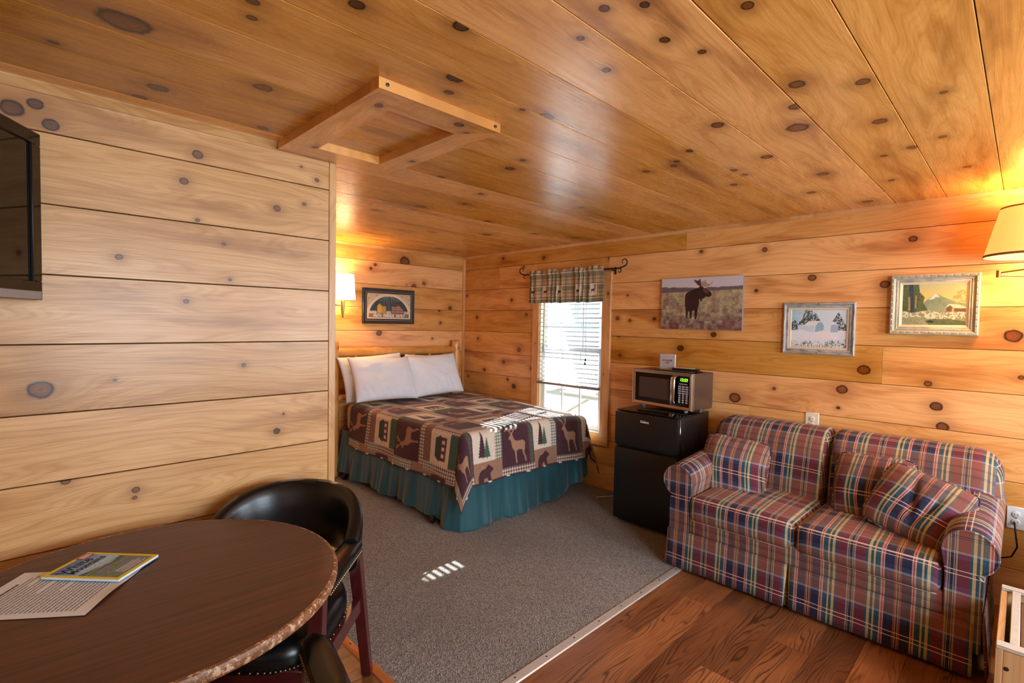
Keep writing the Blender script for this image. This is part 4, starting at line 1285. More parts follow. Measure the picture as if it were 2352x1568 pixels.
log('headboard_post', (3.672, HY, 0.012), (3.672, HY, 1.285), 0.048, bed, 1)
log('headboard_post', (2.20, HY, 0.012), (2.20, HY, 1.285), 0.048, bed, 2)
log('headboard_rail', (2.22, HY, 1.190), (3.65, HY, 1.186), 0.043, bed, 3)
log('headboard_rail', (2.22, HY, 0.745), (3.65, HY, 0.745), 0.038, bed, 4)
for i, x in enumerate((2.42, 2.64, 2.86, 3.08, 3.30, 3.50)):
    log('spindle', (x, HY, 0.76), (x, HY, 1.17), 0.022, bed, 10+i)
box('mattress', (BX0+0.01, BY0+0.01, 0.44), (BX1-0.01, BY1-0.02, BZ-0.006), M['mattress'], bed, 0.05, 3)
box('box_spring', (BX0+0.015, BY0+0.015, 0.19), (BX1-0.015, BY1-0.02, 0.44), M['mattress'], bed, 0.02, 2)
def caster(x, y):
    c = MB().tube([(x+0.08, y, 0.20), (x+0.075, y, 0.06), (x+0.02, y, 0.05)], 0.012, 8).build('caster_leg', M['iron'], bed, 40)
    MB().lathe([(.012, -.014), (.026, -.014), (.028, -.008), (.028, .008), (.026, .014), (.012, .014)], (0, 0, 0), 18).build('wheel', M['black_plastic'], c, 40, Matrix.Translation((x-0.01, y-0.012, 0.034)) @ Matrix.Rotation(math.pi/2, 4, 'X') @ Matrix.Rotation(0.5, 4, 'Y'))
for x, y in ((2.235, 3.06), (2.235, 4.45), (3.60, 3.06), (3.60, 4.45)):
    caster(x, y)

# bed skirt: gathered teal cloth on the left side and the foot
nx, ny = 640, 36
path_l = BY1-BY0
path_f = BX1-BX0+0.05
tot = path_l+path_f
uu = np.linspace(0, tot, nx)[None, :].repeat(ny, 0); hh = np.linspace(0, 1, ny)[:, None].repeat(nx, 1)
fold = 0.75*np.sin(uu*2*math.pi/0.33+1.9*np.sin(uu*3.7+0.5))+0.38*np.sin(uu*2*math.pi/0.151+1.8*np.sin(uu*5.3+1)+0.8*hh)+0.16*np.sin(uu*2*math.pi/0.071+2*np.sin(uu*8))*(1-0.4*hh)
outw = 0.004+0.052*hh**1.25*(0.55+0.45*fold)+0.020*hh
cw = np.clip((uu-path_l)/0.07, -1, 1)*0.5+0.5                # 0 on the left side, 1 on the foot
cw = cw*cw*(3-2*cw)
d0 = np.minimum(uu, path_l); d1 = np.maximum(uu-path_l, 0)
Xs = BX0-0.004+d1-outw*np.cos(cw*math.pi/2)
Ys = BY1-d0-outw*np.sin(cw*math.pi/2)-0.004
zb = 0.012+0.040*np.clip((path_l-0.10-uu)/0.25, 0, 1)+0.13*np.clip((d1-0.80)/0.65, 0, 1)**1.3
zb = zb+0.010*np.sin(uu*13)
Zs = 0.45+(zb-0.45)*hh
Ps = np.stack([Xs, Ys, Zs], -1)
skirt = tag(link_mesh('bed_skirt', grid_mesh('bed_skirt', Ps, None), M['bed_skirt']), 'teal gathered bed skirt hanging below the quilt', 'bed skirt')
skirt.modifiers.new('thick', 'SOLIDIFY').thickness = 0.002

# quilt
QW, QL = BX1-BX0, 4.42-BY0
HL, HF, HR = 0.415, 0.405, 0.40
step = 0.0052
ns, nt_ = int((QW+HL+HR)/step), int((QL+HF)/step)
S = np.linspace(-HL, QW+HR, ns)[None, :].repeat(nt_, 0)
T = np.linspace(-HF, QL, nt_)[:, None].repeat(ns, 1)
a = np.maximum(-S, 0); c_ = np.maximum(S-QW, 0); b = np.maximum(-T, 0)
side = np.where(c_ > 0, 1.0, -1.0)
lat = np.maximum(a, c_)
r_ = np.hypot(lat, b)
phi = np.arctan2(b, lat)
rho = 0.055
def drape(l, flare):
    out = np.where(l < rho*math.pi/2, rho*np.sin(np.minimum(l, rho*math.pi/2)/rho), rho+(l-rho*math.pi/2)*flare)
    dr = np.where(l < rho*math.pi/2, rho*(1-np.cos(np.minimum(l, rho*math.pi/2)/rho)), rho+(l-rho*math.pi/2)*np.sqrt(1-flare**2))
    return out, dr
corner = (np.sin(2*phi))*(lat > 0)*(b > 0)
flare = 0.10+0.16*corner
out, drop = drape(r_, flare)
hang = np.clip(r_/0.4, 0, 1.3)
wv = 0.014*np.sin(T*2*math.pi/0.62+0.7)*(lat > 0)*(b <= 0)+0.012*np.sin(S*2*math.pi/0.55+0.4)*(b > 0)*(lat <= 0)
out = out+wv*hang**1.5
ins = 0.045
x0, x1, y0 = BX0+ins-0.012, BX1-ins+0.030, BY0+ins-0.040
sx = (x1-x0)/QW
Xq = x0+np.clip(S, 0, QW)*sx+side*out*np.where(r_ > 0, np.cos(phi), 0)*(lat > 0)
Yq = y0+np.clip(T, 0, QL)*(4.42-y0)/QL-out*np.where(b > 0, np.sin(phi), 0)*(b > 0)
sag = 0.030*np.clip((S-0.75)/0.65, 0, 1)**1.5*np.clip(1-np.maximum(T, 0)/0.9, 0, 1)
Zq = BZ+0.008-drop+0.007*(fbm(S+3, T+3, 2.2, 71)-0.5)*2*(r_ <= 0)-sag*1.1
Zq = np.maximum(Zq, 0.06)
def quilt_colour(S, T):
    mar, mar2 = np.array(lin('#47222c')), np.array(lin('#63353f'))
    cream, tan = np.array(lin('#e8dac6')), np.array(lin('#a27c62'))
    green, dkg = np.array(lin('#3f6650')), np.array(lin('#2e4a3d'))
    C = canvas(S, (0, 0, 0))
    C[:] = mar
    PW, PH = 0.655, 0.815
    s = np.mod(S-0.02, PW); t = np.mod(T+HF-0.004, PH)
    def reg(a0, a1, b0, b1): return (s >= a0) & (s < a1) & (t >= b0) & (t < b1)
    def check(m, dark, light, p=0.026):
        i = (np.mod(s, p) < p*0.45).astype(float)+(np.mod(t, p) < p*0.45)
        C[m] = np.where((i == 0)[..., None], light, np.where((i == 1)[..., None], light*0.35+dark*0.65, dark))[m]
    def leafy(m, p=0.05):
        C[m] = mar2
        q = ((np.mod(t, p)-p/2)/p*2)
        k = m & (np.abs(q) < 0.8) & (np.abs(np.mod(s*1.0, 1.0)-0.0) >= 0)
        cx = np.mod(s, 10)
        C[k & (np.mod(np.floor(t/p*2), 2) == 0)] = dkg
    # lower half: trees over a bear | green plaid | deer over plaid | leaf strip
    C[reg(0, .225, .15, .405)] = cream
    C[reg(0, .225, 0, .15)] = tan
    m = reg(.04, .115, .15, .405); C[m & inpoly(s, t, tree_poly(.092, .085, .205, 9, .175))] = mar
    C[reg(0, .225, .15, .405) & inpoly(s, t, tree_poly(.092, .090, .205, 9, .180))] = mar
    C[reg(0, .225, .15, .405) & inpoly(s, t, tree_poly(.140, .085, .155, 8, .172))] = green
    C[reg(0, .225, 0, .15) & inpoly((s-.035)/.165, (t-.004)/.125, BEAR)] = mar
    check(reg(.225, .30, .145, .405), green, cream, 0.024)
    C[reg(.225, .30, 0, .145)] = tan
    C[reg(.30, .595, .065, .405)] = mar
    C[reg(.30, .595, .065, .405) & deer_mask((s-.325)/.25, (t-.085)/.30, False, 0.018)] = tan*1.15
    check(reg(.30, .655, 0, .065), mar, cream)
    m = reg(.595, .655, .065, .405); C[m] = mar2; 
    k = m & (np.abs(s-.625)+np.abs(np.mod(t, .036)-.018)*0.8 < .020); C[k] = green
    # upper half: plain maroon | check | cabin on cream | green
    C[reg(0, .26, .405, .815)] = mar
    check(reg(0, .26, .405, .50), mar, cream, 0.022)
    m = reg(0, .26, .70, .815); C[m] = tan; C[m & inpoly((s-.03)/.20, (t-.705)/.10, BEAR)] = mar
    check(reg(.26, .335, .405, .66), mar, cream)
    check(reg(.26, .335, .66, .815), green, cream, 0.024)
    m = reg(.335, .585, .495, .735); C[m] = cream
    C[m & inpoly(s, t, [(.375, .535), (.375, .615), (.545, .615), (.545, .535)])] = mar2
    C[m & inpoly(s, t, [(.36, .61), (.395, .675), (.53, .675), (.56, .61)])] = dkg
    for xx in (.40, .45, .50):
        C[m & (np.abs(s-xx-.01) < .013) & (np.abs(t-.575) < .017)] = cream
    m = reg(.335, .585, .405, .495); C[m] = green*0.9
    m = reg(.335, .655, .735, .815); C[m] = mar
    k = m & (np.abs(np.abs(np.mod(s+t, .032)-.016)+0*s-.010) < .003) ; C[k] = tan
    k = m & (np.abs(np.abs(np.mod(s-t, .032)-.016)-.010) < .003); C[k] = tan
    check(reg(.585, .655, .405, .735), mar, cream)
    # bound hem
    hem = (S < -HL+0.012) | (T < -HF+0.012) | (S > QW+HR-0.012)
    C[hem] = np.where((np.mod((S+T), 0.21) < 0.175)[..., None], mar, cream)[hem]
    return C
acc = 0
for i in (-0.25, 0.25):
    for j in (-0.25, 0.25):
        acc = acc+quilt_colour(S+i*step, T+j*step)
qm = grid_mesh('quilt', np.stack([Xq, Yq, Zq], -1), acc/4, np.stack([S, T], -1))
quilt = tag(link_mesh('quilt', qm, M['quilt']), 'maroon and green patchwork quilt with deer, trees and bears on the bed', 'quilt')
quilt.modifiers.new('thick', 'SOLIDIFY').thickness = 0.006

# bed pillows
def pillow_mesh(name, w, h, t, n=44, pinch=0.10, seed=1, wrinkle=0.004, uv=False, crumple=None, rnd=0.0):
    g = np.linspace(-1, 1, n)
    U, Vv = np.meshgrid(g, g)
    edge = (1-U**4)*(1-Vv**4)
    thick = t/2*np.clip(1-np.abs(U)**3.0, 0, 1)**0.55*np.clip(1-np.abs(Vv)**3.0, 0, 1)**0.55
    px = U*w/2*(1-pinch*0.5*(1-U**2)*0-pinch*(1-np.abs(U))*0)*(1-pinch*(1-(Vv**2))*np.abs(U)**3*0.6)
    py = Vv*h/2*(1-pinch*(1-(U**2))*np.abs(Vv)**3*0.6)
    rk = 1-rnd*np.abs(U)**5*np.abs(Vv)**5
    px, py = px*rk, py*rk
    nz = (fbm(U+2, Vv+2, 2.3, seed, 3)-0.5)*2
    top = thick+wrinkle*nz*edge*2
    if crumple is not None:
        top = top+crumple(U, Vv)*edge
    bot = -thick*0.8
    A = np.stack([px, py, top], -1); B = np.stack([px, py, bot], -1)
    me = bpy.data.meshes.new(name)
    idx = np.arange(n*n).reshape(n, n)
    F1 = np.stack([idx[:-1, :-1], idx[:-1, 1:], idx[1:, 1:], idx[1:, :-1]], -1).reshape(-1, 4)
    F2 = (F1+n*n)[:, ::-1]
    me.from_pydata(np.concatenate([A.reshape(-1, 3), B.reshape(-1, 3)]).tolist(), [], np.concatenate([F1, F2]).tolist())
    bm = bmesh.new(); bm.from_mesh(me)
    bmesh.ops.remove_doubles(bm, verts=bm.verts, dist=1e-5)
    bm.to_mesh(me); bm.free()
    smooth_mesh(me, None)
    return me
def bed_pillow(name_label, x, y, z, w, h, t, tilt, rz, roll, seed):
    def cr(U, Vv):
        return -0.010*np.exp(-((Vv+0.75)/0.3)**2)*np.abs(np.sin(U*14+Vv*5))
    me = pillow_mesh('pillow', w, h, t, 56, 0.10, seed, 0.008, crumple=cr)
    m = Matrix.Translation((x, y, z)) @ Matrix.Rotation(rz, 4, 'Z') @ Matrix.Rotation(tilt, 4, 'X') @ Matrix.Rotation(roll, 4, 'Z')
    return tag(link_mesh('pillow', me, M['bedding'], None, m), name_label, 'pillow', 'white bed pillows')
bed_pillow('plump white pillow propped before its twin at the lamp side of the bed', 2.575, 4.345, 0.945, 0.69, 0.45, 0.17, math.radians(64), math.radians(3), math.radians(-2), 3)
bed_pillow('plump white pillow propped before its twin at the window side of the bed', 3.195, 4.375, 0.945, 0.64, 0.45, 0.16, math.radians(66), math.radians(-2), math.radians(2), 5)
bed_pillow('white pillow mostly hidden behind another at the lamp side of the bed', 2.555, 4.485, 0.955, 0.70, 0.44, 0.12, math.radians(70), 0, math.radians(3), 8)
bed_pillow('white pillow mostly hidden behind another at the window side of the bed', 3.255, 4.490, 0.945, 0.64, 0.43, 0.12, math.radians(70), 0, math.radians(-2), 9)
# ------------------------------------------------------------------ fridge
FX0, FX1, FY0, FY1 = 3.285, 3.775, 1.668, 2.182
fr = empty('mini_fridge', (3.53, 1.925, 0.004), label='black two door mini fridge standing between the bed and the sofa', category='fridge')
box('body', (FX0+0.052, FY0+0.003, 0.012), (FX1, FY1-0.003, 0.853), M['fridge_black'], fr, 0.006, 2)
box('top_panel', (FX0+0.02, FY0, 0.8535), (FX1+0.002, FY1, 0.862), M['gloss_black'], fr, 0.004, 2)
def fdoor(name, z0, z1):
    d = box(name, (FX0, FY0, z0), (FX0+0.050, FY1, z1), M['fridge_black'], fr, 0.006, 2)
    return d
up = fdoor('freezer_door', 0.598, 0.850)
dn = fdoor('fridge_door', 0.035, 0.578)
box('handle', (FX0+0.004, FY0+0.012, 0.5785), (FX0+0.042, FY1-0.012, 0.586), M['gloss_black'], dn, 0.003, 2)
box('handle', (FX0+0.004, FY0+0.012, 0.590), (FX0+0.042, FY1-0.012, 0.5975), M['gloss_black'], up, 0.003, 2)
box('edge_trim', (FX0+0.030, FY0-0.003, 0.600), (FX0+0.046, FY0-0.0002, 0.848), M['chrome'], up, 0.001)
for z in (0.582, 0.852, 0.030):
    box('hinge', (FX0+0.006, FY0+0.004, z-0.004), (FX0+0.040, FY0+0.030, z+0.008), M['iron'], fr, 0.002)
text('logo', 'Galanz', 0.026, M['white_print'], up, on_right(1.930, 0.797, FX0-0.0004), bold=0.0004)['kind'] = 'stuff'
box('kick_plate', (FX0+0.06, FY0+0.01, 0.005), (FX0+0.075, FY1-0.01, 0.034), M['black_plastic'], fr)
for x, y in ((FX0+0.09, FY0+0.04), (FX0+0.09, FY1-0.04), (FX1-0.05, FY0+0.04), (FX1-0.05, FY1-0.04)):
    MB().lathe([(.016, .004), (.016, .014)], (x, y, 0), 10).build('foot', M['black_plastic'], fr)

# ------------------------------------------------------------------ microwave (local: x along the front, y into the wall, z up)
mwv = empty('microwave', (3.545, 1.953, 0.862), math.radians(-90-6.2), 'stainless microwave with a lit green clock on top of the fridge', 'microwave')
MWW, MWD, MWH = 0.535, 0.290, 0.275
def mbx(name, lo, hi, mat, parent=mwv, bevel=0.0, seg=1):
    return MB().box(lo, hi, bevel, seg).build(name, mat, parent, 40 if bevel else None, None, True)
z0 = 0.018
mbx('case', (-MWW/2+0.004, 0.030, z0+0.002), (MWW/2-0.004, MWD, z0+MWH-0.002), M['dark_steel'], mwv, 0.004)
# bezel as a frame
bz = MB()
W2, fwv = MWW/2, 0.030
def bezel_ring(w0, w1, h0, h1, y0, y1):
    vs, fs = [], []
    for (w, h, y) in ((w0, h0, y0), (w1, h1, y1)):
        vs += [(-w, y, MWH/2+z0-h), (w, y, MWH/2+z0-h), (w, y, MWH/2+z0+h), (-w, y, MWH/2+z0+h)]
    fs = [(i, (i+1) % 4, 4+(i+1) % 4, 4+i) for i in range(4)]
    return vs, fs
for seq in (((W2, W2, MWH/2, MWH/2, 0.030, 0.004)), ((W2, W2-0.005, MWH/2, MWH/2-0.005, 0.004, 0.0)), ((W2-0.005, W2-0.024, MWH/2-0.005, MWH/2-0.024, 0.0, 0.006)), ((W2-0.024, W2-0.026, MWH/2-0.024, MWH/2-0.026, 0.006, 0.016))):
    bz.add(*bezel_ring(*seq))
bz.build('bezel', M['steel'], mwv, 20, None, True)
dr = mbx('door', (-W2+0.024, 0.008, z0+0.024), (W2-0.135, 0.030, z0+MWH-0.024), M['gloss_black'])
mbx('door_window', (-W2+0.062, 0.0072, z0+0.058), (W2-0.195, 0.0078, z0+MWH-0.058), simple('microwave_screen', lin('#4b4542'), 0.10, var=0.1, scale=300), dr)
hd = MB().tube([(W2-0.148, 0.010, z0+0.030), (W2-0.150, -0.016, z0+0.040), (W2-0.150, -0.020, z0+0.07), (W2-0.150, -0.020, z0+MWH-0.07), (W2-0.150, -0.016, z0+MWH-0.040), (W2-0.148, 0.010, z0+MWH-0.030)], 0.020, 12, True, False, 0.5)
hd.build('handle', M['chrome'], dr, 50, None, True)
cp = mbx('control_panel', (W2-0.130, 0.008, z0+0.024), (W2-0.024, 0.030, z0+MWH-0.024), M['gloss_black'])
mfront = frame((0, 0.0076, 0), (1, 0, 0), (0, 0, 1), (0, -1, 0))
def mtext(name, body, size, mat, x, z, parent, **kw):
    o = text(name, body, size, mat, None, Matrix.Translation((x, 0.0074, z)) @ Matrix.Rotation(math.pi/2, 4, 'X'), 0.0003, **kw)
    o.parent = parent
    o['kind'] = 'stuff'
    return o
mtext('clock_digits', '12:23', 0.030, M['led'], W2-0.074, z0+MWH-0.052, cp, bold=0.0012, shear=0.1)
mtext('brand_print', 'Hamilton Beach', 0.0105, M['white_print'], W2-0.078, z0+MWH-0.082, cp, bold=0.0002)
kb = MB()
for r in range(4):
    for c in range(3):
        x = W2-0.107+c*0.030; z = z0+MWH-0.102-r*0.0165
        kb.box((x-0.012, 0.0070, z-0.005), (x+0.012, 0.0082, z+0.005))
for r in range(4):
    for c in range(3):
        x = W2-0.107+c*0.030; z = z0+MWH-0.168-r*0.0165
        kb.box((x-0.0075, 0.0070, z-0.0055), (x+0.0075, 0.0082, z+0.0055))
kbo = kb.build('keypad', simple('key_print', lin('#c9c6cf'), 0.5), cp, None, None, True)
kbo['kind'] = 'stuff'
for x in (-0.19, 0.19):
    for y in (0.05, 0.25):
        MB().lathe([(.014, 0), (.017, .012), (.020, .0205)], (x, y, 0), 12).build('foot', simple('grey_foot', lin('#93a3ab'), 0.6) if 'grey_foot' not in bpy.data.materials else bpy.data.materials['grey_foot'], mwv, 40, None, True)
MTOP = 0.862+z0+MWH-0.002
# tray, sign and remote on the microwave
def mwp(x, y, z):
    return wm(mwv) @ Vector((x, y, z-0.862))
rzm = math.radians(-96.2)
tr = empty('binder', tuple(mwp(0.03, 0.14, MTOP+0.0015)), rzm, 'thin dark glossy binder lying flat on the microwave', 'binder')
MB().box((-0.135, -0.085, 0), (0.190, 0.085, 0.004), 0.0015).build('cover', M['gloss_black'], tr, 40, None, True)
MB().box((-0.130, -0.080, 0.0041), (0.185, 0.080, 0.0075), 0.0012).build('sheet', simple('plastic_sleeve', lin('#6b5c55'), 0.2), tr, 40, None, True)
sg = empty('card_sign', tuple(mwp(-0.045, 0.15, MTOP+0.0076)), rzm-0.05, 'small white card sign standing on the microwave', 'sign')
MB().box((-0.072, -0.006, 0), (0.072, 0.006, 0.118), 0.002).build('card', simple('white_plank_card', lin('#d5d8df'), 0.5, var=0.05), sg, 40, None, True)
for i in range(5):
    MB().box((-0.071, -0.0066, 0.018+i*0.020), (0.071, -0.0061, 0.0192+i*0.020)).build('card_line', simple('card_line', lin('#a7abb6'), 0.6) if 'card_line' not in bpy.data.materials else bpy.data.materials['card_line'], sg, None, None, True)
for i, (bdy, z) in enumerate((('we recently', 0.070), ('Chat', 0.052))):
    o = text('print', bdy, 0.020, M['ink_black'], None, Matrix.Translation((0, -0.0068, z)) @ Matrix.Rotation(math.pi/2, 4, 'X'), 0.0002, shear=0.15)
    o.parent = sg; o['kind'] = 'stuff'
rm = empty('remote_control', tuple(mwp(0.135, 0.12, MTOP+0.0076)), rzm+0.10, 'black remote control lying beside the card sign', 'remote')
MB().box((-0.105, -0.022, 0), (0.105, 0.022, 0.020), 0.007, 2).build('body', M['black_plastic'], rm, 40, None, True)
bt = MB()
for i in range(12):
    for j in (-1, 0, 1):
        bt.box((-0.09+i*0.0135, j*0.012-0.004, 0.019), (-0.081+i*0.0135, j*0.012+0.004, 0.0225), 0.001)
bo = bt.build('buttons', simple('rubber_keys', lin('#d7d2c8'), 0.6), rm, None, None, True); bo['kind'] = 'stuff'

# ------------------------------------------------------------------ sofa
SXF, SXB = 2.935, 3.815
SYL, SYR = 1.482, 0.135           # arm roll centres
sofa = empty('plaid_sofa', (3.37, 0.81, 0.0), label='red and navy plaid loveseat sofa with rolled arms and a pleated skirt', category='sofa')
VOFF = 0.08+SXF
def plaid_uv(me, mode='box', fn=None):
    uv = me.uv_layers.new(name='UVMap') if not me.uv_layers else me.uv_layers[0]
    for p in me.polygons:
        nrm = p.normal
        for li in p.loop_indices:
            co = me.vertices[me.loops[li].vertex_index].co
            if fn is not None:
                u, v = fn(co)
            elif mode == 'arm':
                u, v = co.x+0.03, co.z
            elif abs(nrm.y) > 0.75:
                u, v = co.x, co.z+SXF
            else:
                u, v = co.y, co.z+co.x
            uv.data[li].uv = (u-1.482, v-VOFF)
    return me
def cushion(name, lo, hi, r, puff=(0, 0, 0), n=14, parent=None, mw=None, uvfn=None, warp=None):
    """rounded, slightly domed block"""
    lo, hi = Vector(lo), Vector(hi)
    c, h = (lo+hi)/2, (hi-lo)/2
    bm = bmesh.new()
    bmesh.ops.create_cube(bm, size=2.0)
    bmesh.ops.subdivide_edges(bm, edges=list(bm.edges), cuts=n, use_grid_fill=True)
    rr = r if isinstance(r, (tuple, list)) else (r, r, r)
    for v in bm.verts:
        p = v.co.copy()
        q = Vector()
        d = Vector()
        for i in range(3):
            # denser vertices close to the edges
            t = p[i]
            t = math.sin(t*math.pi/2)*0.55+t*0.45
            x = t*h[i]
            lim = max(h[i]-rr[i], 0)
            q[i] = max(-lim, min(lim, x))
            d[i] = (x-q[i])/max(rr[i], 1e-6)
        L = d.length
        if L > 1e-9:
            # push the corner shell onto an ellipsoid
            m_ = max(abs(d.x), abs(d.y), abs(d.z))
            d = d/L*m_
        w = q+Vector((d.x*rr[0], d.y*rr[1], d.z*rr[2]))
        e = [1-min(1, abs(w[i]/h[i]))**2 for i in range(3)]
        w = Vector((w.x+puff[0]*math.copysign(1, w.x)*e[1]*e[2]*(abs(w.x)/h.x), w.y+puff[1]*math.copysign(1, w.y)*e[0]*e[2]*(abs(w.y)/h.y), w.z+puff[2]*math.copysign(1, w.z)*e[0]*e[1]*(abs(w.z)/h.z)))
        v.co = w+c
        if warp:
            v.co = warp(v.co)
    me = bpy.data.meshes.new(name)
    bm.normal_update()
    bm.to_mesh(me); bm.free()
    plaid_uv(me, fn=uvfn)
    smooth_mesh(me, None)
    return link_mesh(name, me, M['plaid'], parent, mw)
def sag(co):
    return co
cushion('seat_cushion', (SXF-0.018, 0.822, 0.315), (3.50, 1.405, 0.470), 0.045, (0.006, 0, 0.016), 16, sofa)
cushion('seat_cushion', (SXF-0.018, 0.222, 0.315), (3.50, 0.818, 0.470), 0.045, (0.006, 0, 0.016), 16, sofa)
def lean(co):
    k = (co.z-0.40)
    return Vector((co.x+0.22*max(k, -0.1)*(1.0 if co.x < 3.75 else 0.2), co.y, co.z))
def inner(edge, far):
    """tighter rounding where the two back cushions meet"""
    def f(co):
        d = abs(co.y-edge); L = abs(far-edge); s_ = 1 if far > edge else -1
        d2 = d*0.28 if d < 0.10 else 0.028+(d-0.10)*(L-0.028)/(L-0.10)
        return lean(Vector((co.x, edge+s_*d2, co.z)))
    return f
cushion('back_cushion', (3.455, 0.822, 0.36), (3.745, 1.548, 0.868), (0.11, 0.10, 0.13), (0.02, 0, 0.004), 18, sofa, None, None, inner(0.822, 1.548))
cushion('back_cushion', (3.455, 0.050, 0.36), (3.745, 0.818, 0.868), (0.11, 0.10, 0.13), (0.02, 0, 0.004), 18, sofa, None, None, inner(0.818, 0.050))
cushion('back_frame', (3.60, 0.09, 0.10), (SXB, 1.51, 0.80), 0.04, (0, 0, 0), 8, sofa)
box('base', (SXF+0.035, 0.16, 0.06), (3.70, 1.455, 0.32), M['plaid'], sofa)
plaid_uv(bpy.data.objects['base'].data)
front = cushion('front_rail', (SXF+0.004, 0.205, 0.236), (SXF+0.06, 1.415, 0.345), 0.012, (0.003, 0, 0), 6, sofa)
def arm(sy, s, name='arm'):
    """s = +1 for the arm at large Y"""
    R = 0.098; zc = 0.545
    prof = []
    # inside bottom -> up the inside -> roll -> outside bottom
    prof.append((sy-s*0.075, 0.10))
    prof.append((sy-s*0.078, 0.30))
    prof.append((sy-s*0.080, zc-0.10))
    for i in range(19):
        a = math.radians(188-i*(262/18))
        prof.append((sy+s*R*math.cos(a)*0.98, zc+R*math.sin(a)))
    prof.append((sy+s*0.048, zc-0.115))
    prof.append((sy+s*0.046, 0.30))
    prof.append((sy+s*0.046, 0.10))
    xs = [SXF+0.006, SXF+0.014, SXF+0.05, SXF+0.2, SXF+0.4, SXF+0.6, SXB-0.10, SXB-0.02]
    vs, fs, n = [], [], len(prof)
    cy, cz = sum(p[0] for p in prof)/n, sum(p[1] for p in prof)/n
    arc = [0.0]
    for p, q in zip(prof[:-1], prof[1:]):
        arc.append(arc[-1]+math.hypot(p[0]-q[0], p[1]-q[1]))
    for i, x in enumerate(xs):
        k = 0.955 if i == 0 else (0.99 if i == 1 else 1.0)
        drop = 0.055*(x-SXF)/0.8
        for p in prof:
            vs.append((x, cy+(p[0]-cy)*k, cz+(p[1]-cz)*k+drop*max(0, min(1, (p[1]-0.2)/0.2))))
    for i in range(len(xs)-1):
        for j in range(n-1):
            fs.append((i*n+j, i*n+j+1, (i+1)*n+j+1, (i+1)*n+j))
    me = bpy.data.meshes.new(name)
    me.from_pydata(vs, [], fs)
    bm = bmesh.new(); bm.from_mesh(me); bmesh.ops.recalc_face_normals(bm, faces=bm.faces); bm.to_mesh(me); bm.free()
    uv = me.uv_layers.new(name='UVMap')
    for p in me.polygons:
        for li in p.loop_indices:
            vi = me.loops[li].vertex_index
            uv.data[li].uv = (xs[vi//n]-SXF-0.06, arc[vi % n]-0.22)
    smooth_mesh(me, None)
    ao = link_mesh(name, me, M['plaid'], sofa)
    # front panel of the arm, with piping
    pf = [(cy+(p[0]-cy)*0.955, cz+(p[1]-cz)*0.955) for p in prof]
    pm = MB().prism(pf, SXF+0.002, SXF+0.012, 0).mesh('arm_front')
    plaid_uv(pm)
    link_mesh('arm_front', pm, M['plaid'], ao)
    MB().tube([(SXF+0.004, p[0], p[1]) for p in pf], 0.0055, 6).build('piping', M['plaid'], ao, 60)
    pm = bpy.context.scene.objects
    return ao
for sy, s in ((SYL, 1), (SYR, -1)):
    ao = arm(sy, s)
    for ch in ao.children:
        if ch.name.startswith('piping'):
            plaid_uv(ch.data)
# skirt panels
def skirt_panel(y0, y1, x0, name='skirt_panel', flareL=0.0, flareR=0.0, n=26):
    g = np.linspace(0, 1, n)[None, :].repeat(8, 0); h = np.linspace(0, 1, 8)[:, None].repeat(n, 1)
    Y = y1+(y0-y1)*g + h*(flareL*(1-g)-flareR*g)
    Z = 0.243-(0.243-0.018)*h
    X = x0-0.016*h+0.003*np.sin(g*19)*h
    me = grid_mesh(name, np.stack([X, Y, Z], -1), None)
    plaid_uv(me, fn=lambda co: (co.y, co.z+SXF))
    o = link_mesh(name, me, M['plaid'], sofa)
    o.modifiers.new('thick', 'SOLIDIFY').thickness = 0.006
    return o
skirt_panel(0.846, 1.536, SXF, flareL=0.010, flareR=-0.012)
skirt_panel(0.118, 0.842, SXF, flareL=-0.012, flareR=0.012)
skirt_panel(0.790, 0.900, SXF+0.022, 'pleat')
def side_panel(y, s):
    n = 30
    g = np.linspace(0, 1, n)[None, :].repeat(8, 0); h = np.linspace(0, 1, 8)[:, None].repeat(n, 1)
    X = SXF+0.01+(SXB-SXF-0.08)*g
    Z = 0.243-(0.243-0.018)*h
    Y = y+s*(0.018*h+0.004*np.sin(g*17)*h)
    me = grid_mesh('side_skirt', np.stack([X, Y, Z], -1), None)
    plaid_uv(me, fn=lambda co: (co.x, co.z+SXF))
    link_mesh('side_skirt', me, M['plaid'], sofa).modifiers.new('thick', 'SOLIDIFY').thickness = 0.006
side_panel(1.534, 1); side_panel(0.086, -1)
sp = MB().box((SXF+0.03, SYL-0.06, 0.10), (SXB-0.05, SYL+0.044, 0.49)).build('arm_core', M['plaid'], sofa); plaid_uv(sp.data)
sp = MB().box((SXF+0.03, SYR-0.044, 0.10), (SXB-0.05, SYR+0.06, 0.49)).build('arm_core', M['plaid'], sofa); plaid_uv(sp.data)
for x, y in ((SXF+0.07, 0.17), (SXF+0.07, 1.405), (SXB-0.08, 0.17), (SXB-0.08, 1.405)):
    MB().box((x-0.022, y-0.022, 0), (x+0.022, y+0.022, 0.11)).build('leg', M['mahogany'], sofa)
# piping along the seat cushion edges
for y0, y1 in ((0.826, 1.400), (0.226, 0.814)):
    for z, dx in ((0.462, 0.0), (0.326, 0.0)):
        pts = [(SXF-0.002+dx+0.012*abs(2*(i/16)-1)**6, y0+0.012+(y1-y0-0.024)*i/16, z-0.004*abs(2*(i/16)-1)**6) for i in range(17)]
        o = MB().tube(pts, 0.0045, 6).build('piping', M['plaid'], sofa, 60)
        plaid_uv(o.data, fn=lambda co: (co.y, 0.01+VOFF))

